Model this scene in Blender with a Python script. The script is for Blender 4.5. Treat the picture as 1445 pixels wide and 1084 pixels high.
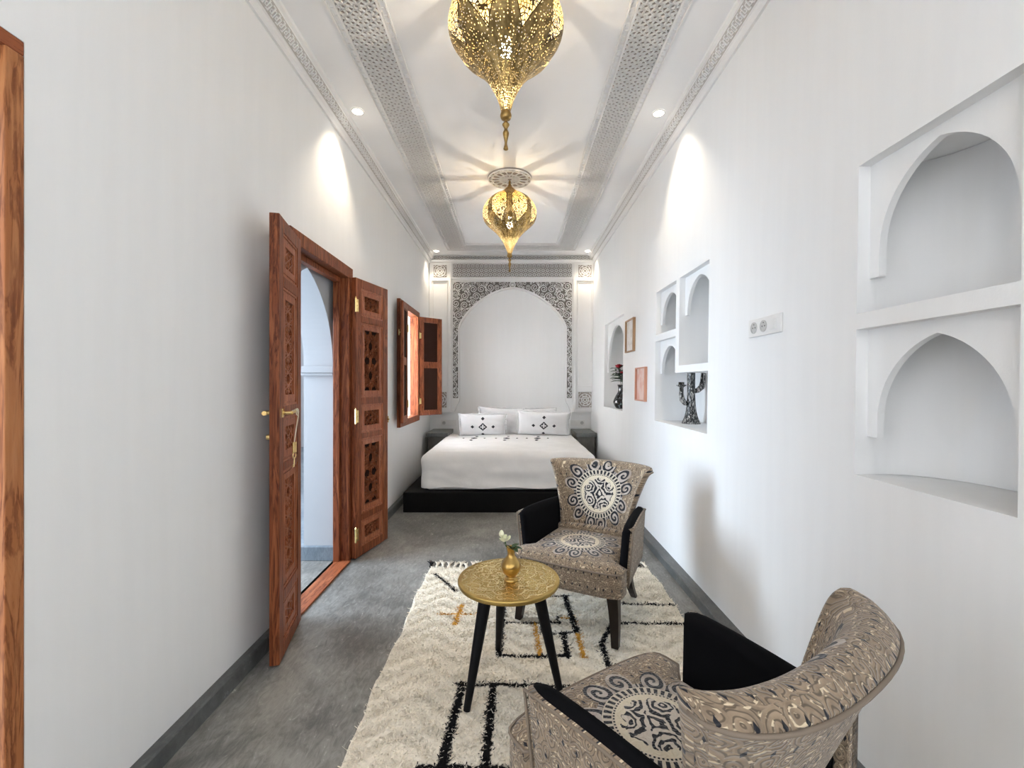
import bpy, bmesh, math, random
import numpy as np
from mathutils import Vector, Matrix, noise
random.seed(7); rng = np.random.default_rng(7)
PI = math.pi
sc = bpy.context.scene
for o in list(bpy.data.objects): bpy.data.objects.remove(o)
COL = sc.collection
# ---------------------------------------------------------------- camera
cam = bpy.data.objects.new('camera', bpy.data.cameras.new('camera')); COL.objects.link(cam)
cam.data.sensor_width = 36; cam.data.lens = 36*630/1445
cam.data.clip_start = .02
cam.data.shift_x = -1.5/1445; cam.data.shift_y = -1/1445
cam.location = (0, 0, 1.27); cam.rotation_euler = (PI/2, 0, 0)
sc.camera = cam
# ---------------------------------------------------------------- world, lights, exposure
w = bpy.data.worlds.new('sky'); sc.world = w; w.use_nodes = True
bg = w.node_tree.nodes['Background']
bg.inputs[0].default_value = (.82, .9, 1, 1); bg.inputs[1].default_value = 1.1
def area(name, loc, rot, sx, sy, power, col):
    l = bpy.data.lights.new(name, 'AREA'); l.shape = 'RECTANGLE'; l.size = sx; l.size_y = sy
    l.energy = power; l.color = col
    o = bpy.data.objects.new(name, l); COL.objects.link(o); o.location = loc; o.rotation_euler = rot
    return o
area('added_rear_fill', (0, -1.12, 1.75), (PI/2, 0, PI), 1.7, 1.7, 110, (1, .985, .965))  # fill light added behind the camera, no window known there
area('near_doorway_daylight', (-1.42, .45, 1.1), (0, -PI/2, 0), 1.8, 1.1, 5, (.95, .97, 1))
area('courtyard_daylight', (-3.3, 2.75, 1.7), (0, -PI/2, 0), 2.4, 1.5, 145, (.70, .84, 1))
area('far_window_daylight', (-1.75, 5.1, 1.5), (0, -PI/2, 0), 1.2, .8, 105, (.92, .96, 1))
def spot(name, loc, power, col=(1, .86, .66), size=98, rot=(0, 0, 0)):
    l = bpy.data.lights.new(name, 'SPOT'); l.energy = power; l.color = col
    l.spot_size = math.radians(size); l.spot_blend = .8; l.shadow_soft_size = .03
    o = bpy.data.objects.new(name, l); COL.objects.link(o); o.location = loc; o.rotation_euler = rot
vs = sc.view_settings
vs.view_transform = 'Standard'; vs.look = 'None'; vs.gamma = 1; vs.use_curve_mapping = False
vs.exposure = 0.8

# ---------------------------------------------------------------- node helpers
class S:
    def __init__(s, t, k): s.t = t; s.k = k
    def _m(s, op, *a):
        n = s.t.nodes.new('ShaderNodeMath'); n.operation = op
        for i, v in enumerate((s,)+a):
            if isinstance(v, S): s.t.links.new(v.k, n.inputs[i])
            else: n.inputs[i].default_value = v
        return S(s.t, n.outputs[0])
    def __add__(s, o): return s._m('ADD', o)
    def __sub__(s, o): return s._m('SUBTRACT', o)
    def __mul__(s, o): return s._m('MULTIPLY', o)
    def __truediv__(s, o): return s._m('DIVIDE', o)
    def gt(s, o): return s._m('GREATER_THAN', o)
    def lt(s, o): return s._m('LESS_THAN', o)
    def sin(s): return s._m('SINE')
    def cos(s): return s._m('COSINE')
    def abs(s): return s._m('ABSOLUTE')
    def sqrt(s): return s._m('SQRT')
    def fract(s): return s._m('FRACT')
    def pow(s, p): return s._m('POWER', p)
    def mx(s, o): return s._m('MAXIMUM', o)
    def mn(s, o): return s._m('MINIMUM', o)
    def atan2(s, o): return s._m('ARCTAN2', o)
    def ss(s, lo, hi, a=0., b=1.):
        n = s.t.nodes.new('ShaderNodeMapRange'); n.interpolation_type = 'SMOOTHSTEP'
        s.t.links.new(s.k, n.inputs[0])
        for i, v in zip((1, 2, 3, 4), (lo, hi, a, b)): n.inputs[i].default_value = v
        return S(s.t, n.outputs[0])
class M:
    """a material with a principled shader and short-hands for its nodes"""
    def __init__(s, name, col=(.8, .8, .8), rough=.6, metal=0., spec=.5, **kw):
        s.m = bpy.data.materials.new(name); s.m.use_nodes = True; s.t = s.m.node_tree
        s.p = s.t.nodes['Principled BSDF']
        s.p.inputs['Base Color'].default_value = (*col, 1); s.p.inputs['Roughness'].default_value = rough
        s.p.inputs['Metallic'].default_value = metal; s.p.inputs['Specular IOR Level'].default_value = spec
        for k, v in kw.items(): s.p.inputs[k].default_value = v
    def coord(s, which='Object', scale=(1, 1, 1)):
        n = s.t.nodes.new('ShaderNodeTexCoord'); mp = s.t.nodes.new('ShaderNodeMapping')
        s.t.links.new(n.outputs[which], mp.inputs[0]); mp.inputs['Scale'].default_value = scale
        return mp.outputs[0]
    def geo(s, scale=(1, 1, 1)):
        n = s.t.nodes.new('ShaderNodeNewGeometry'); mp = s.t.nodes.new('ShaderNodeMapping')
        s.t.links.new(n.outputs['Position'], mp.inputs[0]); mp.inputs['Scale'].default_value = scale
        return mp.outputs[0]
    def xyz(s, v):
        n = s.t.nodes.new('ShaderNodeSeparateXYZ'); s.t.links.new(v, n.inputs[0])
        return [S(s.t, n.outputs[i]) for i in range(3)]
    def vec(s, x, y, z=0.):
        n = s.t.nodes.new('ShaderNodeCombineXYZ')
        for i, v in enumerate((x, y, z)):
            if isinstance(v, S): s.t.links.new(v.k, n.inputs[i])
            else: n.inputs[i].default_value = v
        return n.outputs[0]
    def noise(s, v, scale, detail=4, rough=.55, dist=0., out=0):
        n = s.t.nodes.new('ShaderNodeTexNoise'); s.t.links.new(v, n.inputs['Vector'])
        n.inputs['Scale'].default_value = scale; n.inputs['Detail'].default_value = detail
        n.inputs['Roughness'].default_value = rough; n.inputs['Distortion'].default_value = dist
        return S(s.t, n.outputs[out])
    def voro(s, v, scale, feat='F1', rand=1., dims='3D'):
        n = s.t.nodes.new('ShaderNodeTexVoronoi'); n.feature = feat; n.voronoi_dimensions = dims
        s.t.links.new(v, n.inputs['Vector']); n.inputs['Scale'].default_value = scale
        n.inputs['Randomness'].default_value = rand
        return S(s.t, n.outputs['Distance'])
    def mix(s, f, a, b):
        n = s.t.nodes.new('ShaderNodeMix'); n.data_type = 'RGBA'
        if isinstance(f, S): s.t.links.new(f.k, n.inputs[0])
        else: n.inputs[0].default_value = f
        for i, c in ((6, a), (7, b)):
            if isinstance(c, tuple): n.inputs[i].default_value = (*c, 1)
            else: s.t.links.new(c, n.inputs[i])
        return n.outputs[2]
    def color(s, c): s.t.links.new(c, s.p.inputs['Base Color'])
    def set(s, name, v): s.t.links.new(v.k, s.p.inputs[name])
    def bump(s, h, strength=.3, dist=.01):
        n = s.t.nodes.new('ShaderNodeBump'); n.inputs['Strength'].default_value = strength
        n.inputs['Distance'].default_value = dist
        s.t.links.new(h.k, n.inputs['Height']); s.t.links.new(n.outputs[0], s.p.inputs['Normal'])

def plaster(name, col, streak=True):
    m = M(name, col, .75, spec=.25)
    a = m.noise(m.geo((9, 9, .7) if streak else (2, 2, 2)), 2.2, 5)
    b = m.noise(m.geo(), 160, 3)
    m.color(m.mix(a.ss(.3, .7), tuple(c*.982 for c in col), col))
    m.bump(a*.3+b*.35, .08, .008)
    return m.m
WALL = plaster('white_limewash', (.89, .89, .885))
CEIL = plaster('ceiling_white_plaster', (.87, .87, .88), False)
CARVE = plaster('carved_white_plaster', (.86, .85, .84), False)
GROUND = plaster('shade_toned_ground', (.36, .32, .29), False)  # carving grounds: recess shade put into a darker plaster colour
GROUND3 = plaster('pale_shade_toned_ground', (.56, .53, .50), False)  # lighter painted recess shade, for the cornices
GROUND2 = plaster('dark_shade_toned_ground', (.20, .185, .17), False)  # deepest painted recess shade, for the arch spandrel
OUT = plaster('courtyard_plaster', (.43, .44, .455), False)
def tadelakt(name, dark, light, rough=.3, sc_=1., sp=.5):
    m = M(name, dark, rough, spec=sp)
    a = m.noise(m.geo(), 1.8*sc_, 8, .65, .6); b = m.noise(m.geo((3, 1, 1)), 14*sc_, 6, .7, 1.2); c = m.noise(m.geo(), 55, 3)
    k = (a*.6+b*.4)
    base = m.mix(k.ss(.35, .68), dark, light)
    m.color(m.mix(b.ss(.60, .72)*c.ss(.48, .62)*.7, base, tuple(min(1, x*2.1) for x in light)))
    m.set('Roughness', k.ss(.3, .7, rough+.08, rough-.04+.2))
    m.bump(b+c*.2, .12, .006)
    return m.m
FLOOR = tadelakt('polished_grey_concrete', (.10, .098, .091), (.33, .32, .295), .30)
BASEM = tadelakt('dark_grey_tadelakt', (.06, .064, .064), (.16, .165, .16), .3)
BLACKT = tadelakt('black_polished_tadelakt', (.002, .002, .002), (.007, .006, .006), .45, 1., .12)
STONE = tadelakt('grey_brown_tadelakt', (.085, .08, .07), (.15, .14, .125), .4)
COURT = tadelakt('courtyard_grey_floor', (.12, .15, .18), (.26, .3, .33), .35)
def wood(name, d, mid, l, axis='z', rough=.42):
    m = M(name, mid, rough, spec=.22)
    sc3 = {'z': (14, 14, 1.1), 'y': (14, 1.1, 14), 'x': (1.1, 14, 14)}[axis]
    a = m.noise(m.geo(sc3), 1.4, 6, .6, 2.2); b = m.noise(m.geo(tuple(x*4 for x in sc3)), 1.6, 3)
    w1 = ((a*34).sin()*.5+.5)
    k = w1*.5+b*.5
    c = m.mix(k.ss(.1, .6), d, mid)
    m.color(m.mix((a*.7+b*.3).ss(.45, .75), c, l))
    m.bump(k, .18, .003)
    return m.m
WOOD = wood('red_brown_wood', (.070, .015, .005), (.21, .056, .020), (.38, .135, .055))
WOODY = wood('red_brown_wood_along', (.12, .028, .010), (.29, .085, .034), (.42, .16, .075), 'y')
WOODL = wood('fretwork_wood', (.14, .035, .014), (.36, .12, .055), (.50, .21, .11))
WOODP = wood('orange_pine', (.16, .045, .015), (.38, .14, .05), (.52, .24, .10))
DARKW = M('dark_stained_leg', (.012, .007, .005), .3, spec=.3).m
BLACKW = M('black_painted_leg', (.005, .005, .006), .45, spec=.15).m
VELVET = M('black_velvet', (.004, .004, .005), .95, spec=.1).m
BRASS = M('hinge_brass', (.80, .60, .26), .25, 1).m
PLASTIC = M('white_plastic', (.82, .81, .79), .35).m
HOLEM = M('socket_hole', (.05, .05, .05), .5).m
GREYP = M('grey_plastic', (.55, .54, .52), .4).m
MESHD = M('dark_screen_and_shade', (.022, .009, .006), .9, spec=.1).m  # shutter screens, and the painted shade behind the door fretwork
GLASS = M('window_glass', (1, 1, 1), .02, 0, .5, **{'Transmission Weight': 1.}).m
def linen(name, col):
    m = M(name, col, .85, spec=.2)
    a = m.noise(m.geo(), 5, 4); b = m.noise(m.geo((1, 1, 3)), 300, 2)
    m.color(m.mix(a.ss(.3, .7), tuple(c*.94 for c in col), col)); m.bump(a+b*.1, .2, .02)
    return m.m
LINEN = linen('white_linen', (.86, .845, .83)); LINEN2 = linen('white_pillow_cotton', (.85, .84, .84))
THREAD = M('dark_embroidery_thread', (.03, .032, .04), .8).m
def emis(name, col, st):
    m = bpy.data.materials.new(name); m.use_nodes = True; t = m.node_tree; t.nodes.clear()
    e = t.nodes.new('ShaderNodeEmission'); o = t.nodes.new('ShaderNodeOutputMaterial')
    e.inputs[0].default_value = (*col, 1); e.inputs[1].default_value = st
    t.links.new(e.outputs[0], o.inputs[0]); return m
BULB = emis('bulb_glow', (1, .86, .6), 30); LED = emis('downlight_glow', (1, .93, .8), 12)

# ---------------------------------------------------------------- mesh helpers
def origin(o):
    v = Vector((0, 0, 0))
    while o is not None: v += o.location; o = o.parent
    return v
def tagp(o, label=None, cat=None, group=None, kind=None):
    if label: o['label'] = label
    if cat: o['category'] = cat
    if group: o['group'] = group
    if kind: o['kind'] = kind
    return o
def empty(name, loc=(0, 0, 0), rz=0., **kw):
    o = bpy.data.objects.new(name, None); COL.objects.link(o); o.location = loc; o.rotation_euler = (0, 0, rz)
    o.empty_display_size = .1
    return tagp(o, **kw)
class MB:
    def __init__(s): s.v = []; s.f = []; s.uv = None; s.map = None
    def add(s, vs_, fs):
        n = len(s.v); s.v += [tuple(p) for p in vs_]; s.f += [tuple(i+n for i in f) for f in fs]; return s
    def box(s, x0, x1, y0, y1, z0, z1):
        return s.add([(x0,y0,z0),(x1,y0,z0),(x1,y1,z0),(x0,y1,z0),(x0,y0,z1),(x1,y0,z1),(x1,y1,z1),(x0,y1,z1)],
                     [(0,3,2,1),(4,5,6,7),(0,1,5,4),(1,2,6,5),(2,3,7,6),(3,0,4,7)])
    def prism(s, pts, fn, d0, d1):
        """closed outline pts [(a,b)], fn(a,b,d) -> xyz"""
        n = len(pts)
        return s.add([fn(a, b, d0) for a, b in pts]+[fn(a, b, d1) for a, b in pts],
                     [tuple(range(n-1, -1, -1)), tuple(range(n, 2*n))]+[(i, (i+1) % n, n+(i+1) % n, n+i) for i in range(n)])
    def ribbon(s, pts, fn, wd, d0, d1, closed=False):
        """raised ribbon on a surface: fn(a,b,d)"""
        n = len(pts)
        if n < 2: return s
        L = []; R = []
        for i in range(n):
            if closed: p, q = pts[i-1], pts[(i+1) % n]
            else: p, q = pts[max(i-1, 0)], pts[min(i+1, n-1)]
            dx, dy = q[0]-p[0], q[1]-p[1]; l = math.hypot(dx, dy) or 1
            nx, ny = -dy/l*wd/2, dx/l*wd/2
            L.append((pts[i][0]+nx, pts[i][1]+ny)); R.append((pts[i][0]-nx, pts[i][1]-ny))
        vv = []
        for (a, b), (c, d) in zip(L, R): vv += [fn(a, b, d0), fn(a, b, d1), fn(c, d, d1), fn(c, d, d0)]
        ff = []
        for i in range(n if closed else n-1):
            j = (i+1) % n
            for k in range(3): ff.append((4*i+k, 4*i+k+1, 4*j+k+1, 4*j+k))
        if not closed: ff += [(3, 2, 1, 0), (4*n-4, 4*n-3, 4*n-2, 4*n-1)]
        return s.add(vv, ff)
    def lathe(s, prof, c=(0, 0, 0), n=24, caps=True, lobes=None):
        vv = []; ff = []
        for r, z in prof:
            for k in range(n):
                a = 2*PI*k/n; rr = r*(lobes(a, z) if lobes else 1)
                vv.append((c[0]+rr*math.cos(a), c[1]+rr*math.sin(a), c[2]+z))
        for i in range(len(prof)-1):
            for k in range(n):
                ff.append((i*n+k, i*n+(k+1) % n, (i+1)*n+(k+1) % n, (i+1)*n+k))
        if caps: ff += [tuple(range(n-1, -1, -1)), tuple(range((len(prof)-1)*n, len(prof)*n))]
        return s.add(vv, ff)
    def tube(s, pts, rad, n=8):
        pts = [Vector(p) for p in pts]; m_ = len(pts)
        if not isinstance(rad, (list, tuple)): rad = [rad]*m_
        vv = []; ff = []; up = None
        for i in range(m_):
            t = (pts[min(i+1, m_-1)]-pts[max(i-1, 0)]).normalized()
            if up is None:
                up = Vector((0, 0, 1)) if abs(t.z) < .9 else Vector((1, 0, 0))
            a = t.cross(up).normalized(); b = a.cross(t).normalized(); up = b
            for k in range(n):
                an = 2*PI*k/n; vv.append(pts[i]+(a*math.cos(an)+b*math.sin(an))*rad[i])
        for i in range(m_-1):
            for k in range(n): ff.append((i*n+k, i*n+(k+1) % n, (i+1)*n+(k+1) % n, (i+1)*n+k))
        ff += [tuple(range(n-1, -1, -1)), tuple(range((m_-1)*n, m_*n))]
        return s.add(vv, ff)
    def build(s, name, mat, parent=None, local=False, smooth=False, bevel=0., sub=0, uv=None, **kw):
        me = bpy.data.meshes.new(name)
        off = Vector((0, 0, 0))
        if parent is not None and not local: off = origin(parent)
        me.from_pydata([tuple(Vector(p)-off) for p in s.v], [], s.f); me.update()
        bm = bmesh.new(); bm.from_mesh(me); bmesh.ops.recalc_face_normals(bm, faces=bm.faces); bm.to_mesh(me); bm.free()
        if uv:
            lay = me.uv_layers.new(name='UVMap')
            for poly in me.polygons:
                for li in poly.loop_indices:
                    vi = me.loops[li].vertex_index
                    lay.data[li].uv = uv(me.vertices[vi].co, poly.normal, vi)
        if smooth:
            for p in me.polygons: p.use_smooth = True
        me.materials.append(mat)
        o = bpy.data.objects.new(name, me); COL.objects.link(o)
        if parent is not None: o.parent = parent
        if bevel:
            b = o.modifiers.new('bevel', 'BEVEL'); b.width = bevel; b.segments = 2; b.limit_method = 'ANGLE'
        if sub:
            b = o.modifiers.new('sub', 'SUBSURF'); b.levels = sub; b.render_levels = sub
        return tagp(o, **kw)
def copytree(o, parent=None):
    c = o.copy(); COL.objects.link(c)
    if parent is not None: c.parent = parent
    for ch in list(o.children): copytree(ch, c)
    return c
def clipseg(p, q, x0, x1, y0, y1):
    t0, t1 = 0., 1.; dx, dy = q[0]-p[0], q[1]-p[1]
    for pp, qq in ((-dx, p[0]-x0), (dx, x1-p[0]), (-dy, p[1]-y0), (dy, y1-p[1])):
        if abs(pp) < 1e-12:
            if qq < 0: return None
        else:
            r = qq/pp
            if pp < 0: t0 = max(t0, r)
            else: t1 = min(t1, r)
    if t1-t0 < 1e-3: return None
    return (p[0]+t0*dx, p[1]+t0*dy), (p[0]+t1*dx, p[1]+t1*dy)
def star_lattice(x0, x1, y0, y1, nx, ny):
    """eight-pointed star net: segments clipped to the rectangle"""
    a, b = (x1-x0)/nx, (y1-y0)/ny; segs = []
    for i in range(nx):
        for j in range(ny):
            cx, cy = x0+(i+.5)*a, y0+(j+.5)*b
            V = [(cx+.5*a*math.cos(k*PI/4), cy+.5*b*math.sin(k*PI/4)) for k in range(8)]
            for k in range(8): segs.append((V[k], V[(k+3) % 8]))
            for k in (1, 3, 5, 7):
                co = (cx+math.copysign(.5*a, math.cos(k*PI/4)), cy+math.copysign(.5*b, math.sin(k*PI/4))); segs.append((V[k], co))
    return segs
def draw_lattice(mb, segs, fn, wd, d0, d1):
    for p, q in segs: mb.ribbon([p, q], fn, wd, d0, d1)

# ---------------------------------------------------------------- the shell
YB = 6.40; ZC = 3.10; XL = -1.2
def RW(y, z, d=0.): return (1.11+.0148*z+d, y, z)      # right wall leans out a little
def LW(y, z, d=0.): return (XL-d, y, z)
def wall_grid(fn, y0, y1, z0, z1, holes):
    """holes: (ya,yb,za,zb,depth,closed). front faces, reveals and niche backs"""
    ys = sorted({y0, y1, *[h[0] for h in holes], *[h[1] for h in holes]})
    zs = sorted({z0, z1, *[h[2] for h in holes], *[h[3] for h in holes]})
    def cell(i, j):
        if i < 0 or j < 0 or i >= len(ys)-1 or j >= len(zs)-1: return None
        cy, cz = (ys[i]+ys[i+1])/2, (zs[j]+zs[j+1])/2
        for h in holes:
            if h[0] < cy < h[1] and h[2] < cz < h[3]: return (h[4], h[5])
        return (0., True)
    mb = MB()
    for i in range(len(ys)-1):
        for j in range(len(zs)-1):
            d, cl = cell(i, j); a, b, c, e = ys[i], ys[i+1], zs[j], zs[j+1]
            if cl: mb.add([fn(a, c, d), fn(b, c, d), fn(b, e, d), fn(a, e, d)], [(0, 1, 2, 3)])
            n = cell(i+1, j)
            if n and n[0] != d: mb.add([fn(b, c, d), fn(b, e, d), fn(b, e, n[0]), fn(b, c, n[0])], [(0, 1, 2, 3)])
            n = cell(i, j+1)
            if n and n[0] != d: mb.add([fn(a, e, d), fn(b, e, d), fn(b, e, n[0]), fn(a, e, n[0])], [(0, 1, 2, 3)])
            if j == 0 and d: mb.add([fn(a, c, 0), fn(b, c, 0), fn(b, c, d), fn(a, c, d)], [(0, 1, 2, 3)])
    return mb
fl = MB().box(-1.51, 1.5, -1.3, YB+.2, -.1, 0); floor = fl.build('floor', FLOOR, kind='structure')
ce = MB().box(-1.5, 1.5, -1.3, YB+.2, ZC, ZC+.1); ceiling = ce.build('ceiling', CEIL, kind='structure')
# left wall with far window, double door and near doorway
lw = wall_grid(LW, -1.25, YB+.05, 0, ZC, [(2.37, 3.23, 0, 2.07, .09, False), (4.66, 5.52, .85, 2.11, .30, False), (-.1, 1.096, 0, 2.107, .3, False)])
wall_left = lw.build('wall_left', WALL, kind='structure')
ND = .27
holes = [(.995, 1.471, .97, 1.447, ND, True), (.995, 1.471, 1.499, 1.985, ND, True),
         (2.59, 3.55, .975, 1.343, .30, True), (3.114, 3.55, .975, 1.60, .30, True), (3.114, 3.55, 1.652, 1.99, .30, True),
         (2.59, 3.05, 1.39, 1.99, .30, True), (4.59, 5.53, .985, 1.99, .26, True)]
wall_right = wall_grid(RW, -1.25, YB+.05, 0, ZC, holes).build('wall_right', WALL, kind='structure')
def arch_pts(yc, a, zs_, h, n=14):
    R = (a*a+h*h)/(2*a); out = []
    for k in range(n+1):
        th = math.acos((R-a)/R)*k/n
        out.append((yc+a-R+R*math.cos(th), zs_+R*math.sin(th)))
    out[-1] = (yc, zs_+h)
    return out+[(2*yc-y, z) for y, z in reversed(out[:-1])]
def niche_arch(y0, y1, ztop, zleg, zspring, apex, leg=.04, d=.04, t=.022):
    yc = (y0+y1)/2; a = (y1-y0)/2-leg
    arc = arch_pts(yc, a, zspring, apex-zspring)
    pts = [(y0, ztop), (y0, zleg), (y0+leg, zleg)]+list(reversed(arc))+[(y1-leg, zleg), (y1, zleg), (y1, ztop)]
    # strips from arch to the top edge keep the faces convex
    mb = MB()
    a2 = list(reversed(arc))                                   # from y0 side to y1 side
    line = [(y0, None)]
    fn = RW
    mb.prism([(y0, zleg), (y0+leg, zleg), (y0+leg, ztop), (y0, ztop)], fn, d, d+t)
    mb.prism([(y1-leg, zleg), (y1, zleg), (y1, ztop), (y1-leg, ztop)], fn, d, d+t)
    a2[0] = (y0+leg, a2[0][1]); a2[-1] = (y1-leg, a2[-1][1])
    for p, q in zip(a2[:-1], a2[1:]):
        mb.add([fn(p[0], p[1], d), fn(q[0], q[1], d), fn(q[0], ztop, d), fn(p[0], ztop, d),
                fn(p[0], p[1], d+t), fn(q[0], q[1], d+t), fn(q[0], ztop, d+t), fn(p[0], ztop, d+t)],
               [(0, 1, 2, 3), (7, 6, 5, 4), (0, 4, 5, 1)])
    return mb.build('niche_arch', WALL, wall_right)
niche_arch(.995, 1.471, 1.985, 1.613, 1.70, 1.955)
niche_arch(.995, 1.471, 1.447, 1.095, 1.15, 1.410)
niche_arch(3.114, 3.55, 1.99, 1.73, 1.76, 1.946)
niche_arch(3.114, 3.55, 1.60, 1.345, 1.37, 1.55)
niche_arch(2.59, 3.05, 1.99, 1.73, 1.75, 1.957)
niche_arch(4.59, 5.53, 1.99, 1.40, 1.52, 1.926, .06)
for z0, z1 in ((.971, 1.446), (1.50, 1.984)):       # rounded backs of the two large niches
    mb = MB(); K = 28; vv = []
    for k in range(K+1):
        t = PI*k/K; y = 1.233-.2375*math.cos(t); d = .063+(ND-.068)*math.sin(t)**.8
        vv += [RW(y, z0, d), RW(y, z1, d)]
    mb.add(vv, [(2*k, 2*k+2, 2*k+3, 2*k+1) for k in range(K)]); mb.build('niche_back', WALL, wall_right, smooth=True)
# rear wall behind the camera, with an opening added for the fill light
rb = MB()
for (a, b, c, e) in ((-1.6, -.86, 0, ZC), (.86, 1.6, 0, ZC), (-.86, .86, 0, .88), (-.86, .86, 2.62, ZC)): rb.box(a, b, -1.4, -1.2, c, e)
wall_rear = rb.build('wall_rear', WALL, kind='structure')
# ceiling cornices
def cornice(name, X, sgn, mat=CARVE):
    mb = MB(); fn = lambda a, b, d: (X(b)+sgn*a, 0, b)
    prof = [(0, 2.985), (.014, 2.985), (.018, 3.01), (.026, 3.02), (.026, 3.03), (.070, 3.075), (.070, 3.083), (.085, 3.088), (.09, ZC), (0, ZC)]
    n = len(prof)
    vv = [(X(z)+sgn*a, y, z) for y in (-1.2, YB-.0) for a, z in prof]
    mb.add(vv, [tuple(range(n)), tuple(range(2*n-1, n-1, -1))]+[(i, (i+1) % n, n+(i+1) % n, n+i) for i in range(n)])
    c = mb.build(name, CARVE, kind='structure')
    # carved running motif on the sloping face
    g = MB(); s = MB()
    f2 = lambda u, v, d: (X(3.05)+sgn*(.0285+v*.040+d*.7), u, 3.0325+v*.041-d*.7)
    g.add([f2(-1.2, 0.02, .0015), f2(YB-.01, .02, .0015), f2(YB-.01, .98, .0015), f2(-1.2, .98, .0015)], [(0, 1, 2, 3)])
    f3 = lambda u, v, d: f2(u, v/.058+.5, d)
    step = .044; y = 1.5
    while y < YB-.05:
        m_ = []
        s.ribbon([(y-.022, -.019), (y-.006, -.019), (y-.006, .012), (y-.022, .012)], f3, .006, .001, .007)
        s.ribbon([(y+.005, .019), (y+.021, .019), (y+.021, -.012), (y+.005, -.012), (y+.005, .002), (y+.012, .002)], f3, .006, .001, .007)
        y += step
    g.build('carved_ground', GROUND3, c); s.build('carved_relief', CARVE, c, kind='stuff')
    return c
cornice('trim_1', lambda z: XL, 1); cornice('trim_2', lambda z: 1.11+.0148*z, -1)
# ceiling lattice bands
fnC = lambda a, b, d: (a, b, ZC-d)
g = MB(); r_ = MB(); fil = MB(); key = MB()
XC = -.025
YF0, YF1 = 5.88, 6.07
for s in (-1, 1):
    xa, xb = sorted((XC+s*.635, XC+s*.830))
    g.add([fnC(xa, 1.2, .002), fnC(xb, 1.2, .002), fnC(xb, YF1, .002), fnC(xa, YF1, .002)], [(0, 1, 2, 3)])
    nn = int((YF1-1.27)/.065)
    draw_lattice(r_, star_lattice(xa, xb, 1.27, YF1, 3, nn), fnC, .0042, .001, .012)
    for x, w_ in ((XC+s*.628, .012), (XC+s*.838, .012), (XC+s*.590, .007), (XC+s*.876, .007)):
        y_end = YF0-.01 if abs(x-XC) < .7 else YF1+.01
        if abs(x-XC) < .60: y_end = YF0-.045
        if abs(x-XC) > .86: y_end = YF1+.045
        fil.ribbon([(x, 1.2), (x, y_end)], fnC, w_, 0, .012)
    for x0 in (XC+s*.609, XC+s*.857):
        y = 1.5
        while y < 5.8:
            key.ribbon([(x0-.009, y), (x0-.009, y+.028), (x0+.009, y+.028), (x0+.009, y+.042)], fnC, .004, 0, .006); y += .046
xa, xb = XC-.635, XC+.635
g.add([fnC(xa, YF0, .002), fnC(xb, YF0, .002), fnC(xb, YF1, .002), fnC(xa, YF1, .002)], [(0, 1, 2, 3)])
draw_lattice(r_, star_lattice(xa, xb, YF0, YF1, 20, 3), fnC, .0042, .001, .012)
fil.ribbon([(XC-.628, YF0-.008), (XC+.628, YF0-.008)], fnC, .012, 0, .012)
fil.ribbon([(XC-.838, YF1+.008), (XC+.838, YF1+.008)], fnC, .012, 0, .012)
fil.ribbon([(XC-.590, YF0-.045), (XC+.590, YF0-.045)], fnC, .007, 0, .012)
fil.ribbon([(XC-.876, YF1+.045), (XC+.876, YF1+.045)], fnC, .007, 0, .012)
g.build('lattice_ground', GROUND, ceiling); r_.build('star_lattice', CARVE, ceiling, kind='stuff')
fil.build('lattice_fillet', CARVE, ceiling); key.build('key_border', CARVE, ceiling, kind='stuff')
# ceiling roses
def ceiling_rose(yc):
    c = (-.03, yc); mb = MB(); mb.lathe([(.195, ZC-.012), (.195, ZC-.001)], (c[0], c[1], 0), 48)
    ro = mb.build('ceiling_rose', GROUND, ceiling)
    s = MB(); fn = lambda a, b, d: (c[0]+a, c[1]+b, ZC-.012-d)
    for rr in (.19, .16, .09, .045):
        s.ribbon([(rr*math.cos(2*PI*k/48), rr*math.sin(2*PI*k/48)) for k in range(48)], fn, .007, 0, .01, True)
    for k in range(16):
        for sg in (-1, 1):
            a0 = 2*PI*k/16; pts = []
            for i in range(9):
                t = i/8; rr = .02+.17*t; an = a0+sg*.62*math.sin(t*PI*1.0)*(.6) + sg*t*.39
                pts.append((rr*math.cos(an), rr*math.sin(an)))
            s.ribbon(pts, fn, .005, 0, .008)
    s.build('rose_tracery', CARVE, ro, kind='stuff')
for y in (3.975, 1.866): ceiling_rose(y)
# baseboards
def baseboard(name, y0, y1, side):
    mb = MB()
    if side < 0: prof = [(XL, 0), (XL+.042, 0), (XL+.036, .056), (XL+.031, .062), (XL, .066)]
    else: prof = [(1.111, 0), (1.045, 0), (1.050, .044), (1.056, .05), (1.112, .058)]
    n = len(prof)
    mb.add([(a, y, z) for y in (y0, y1) for a, z in prof], [tuple(range(n)), tuple(range(2*n-1, n-1, -1))]+[(i, (i+1) % n, n+(i+1) % n, n+i) for i in range(n)])
    mb.build(name, BASEM, kind='structure')
baseboard('baseboard_left', 1.10, 2.335, -1); baseboard('baseboard_left', 3.255, 6.43, -1); baseboard('baseboard_right', -1.2, 6.43, 1)

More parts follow.
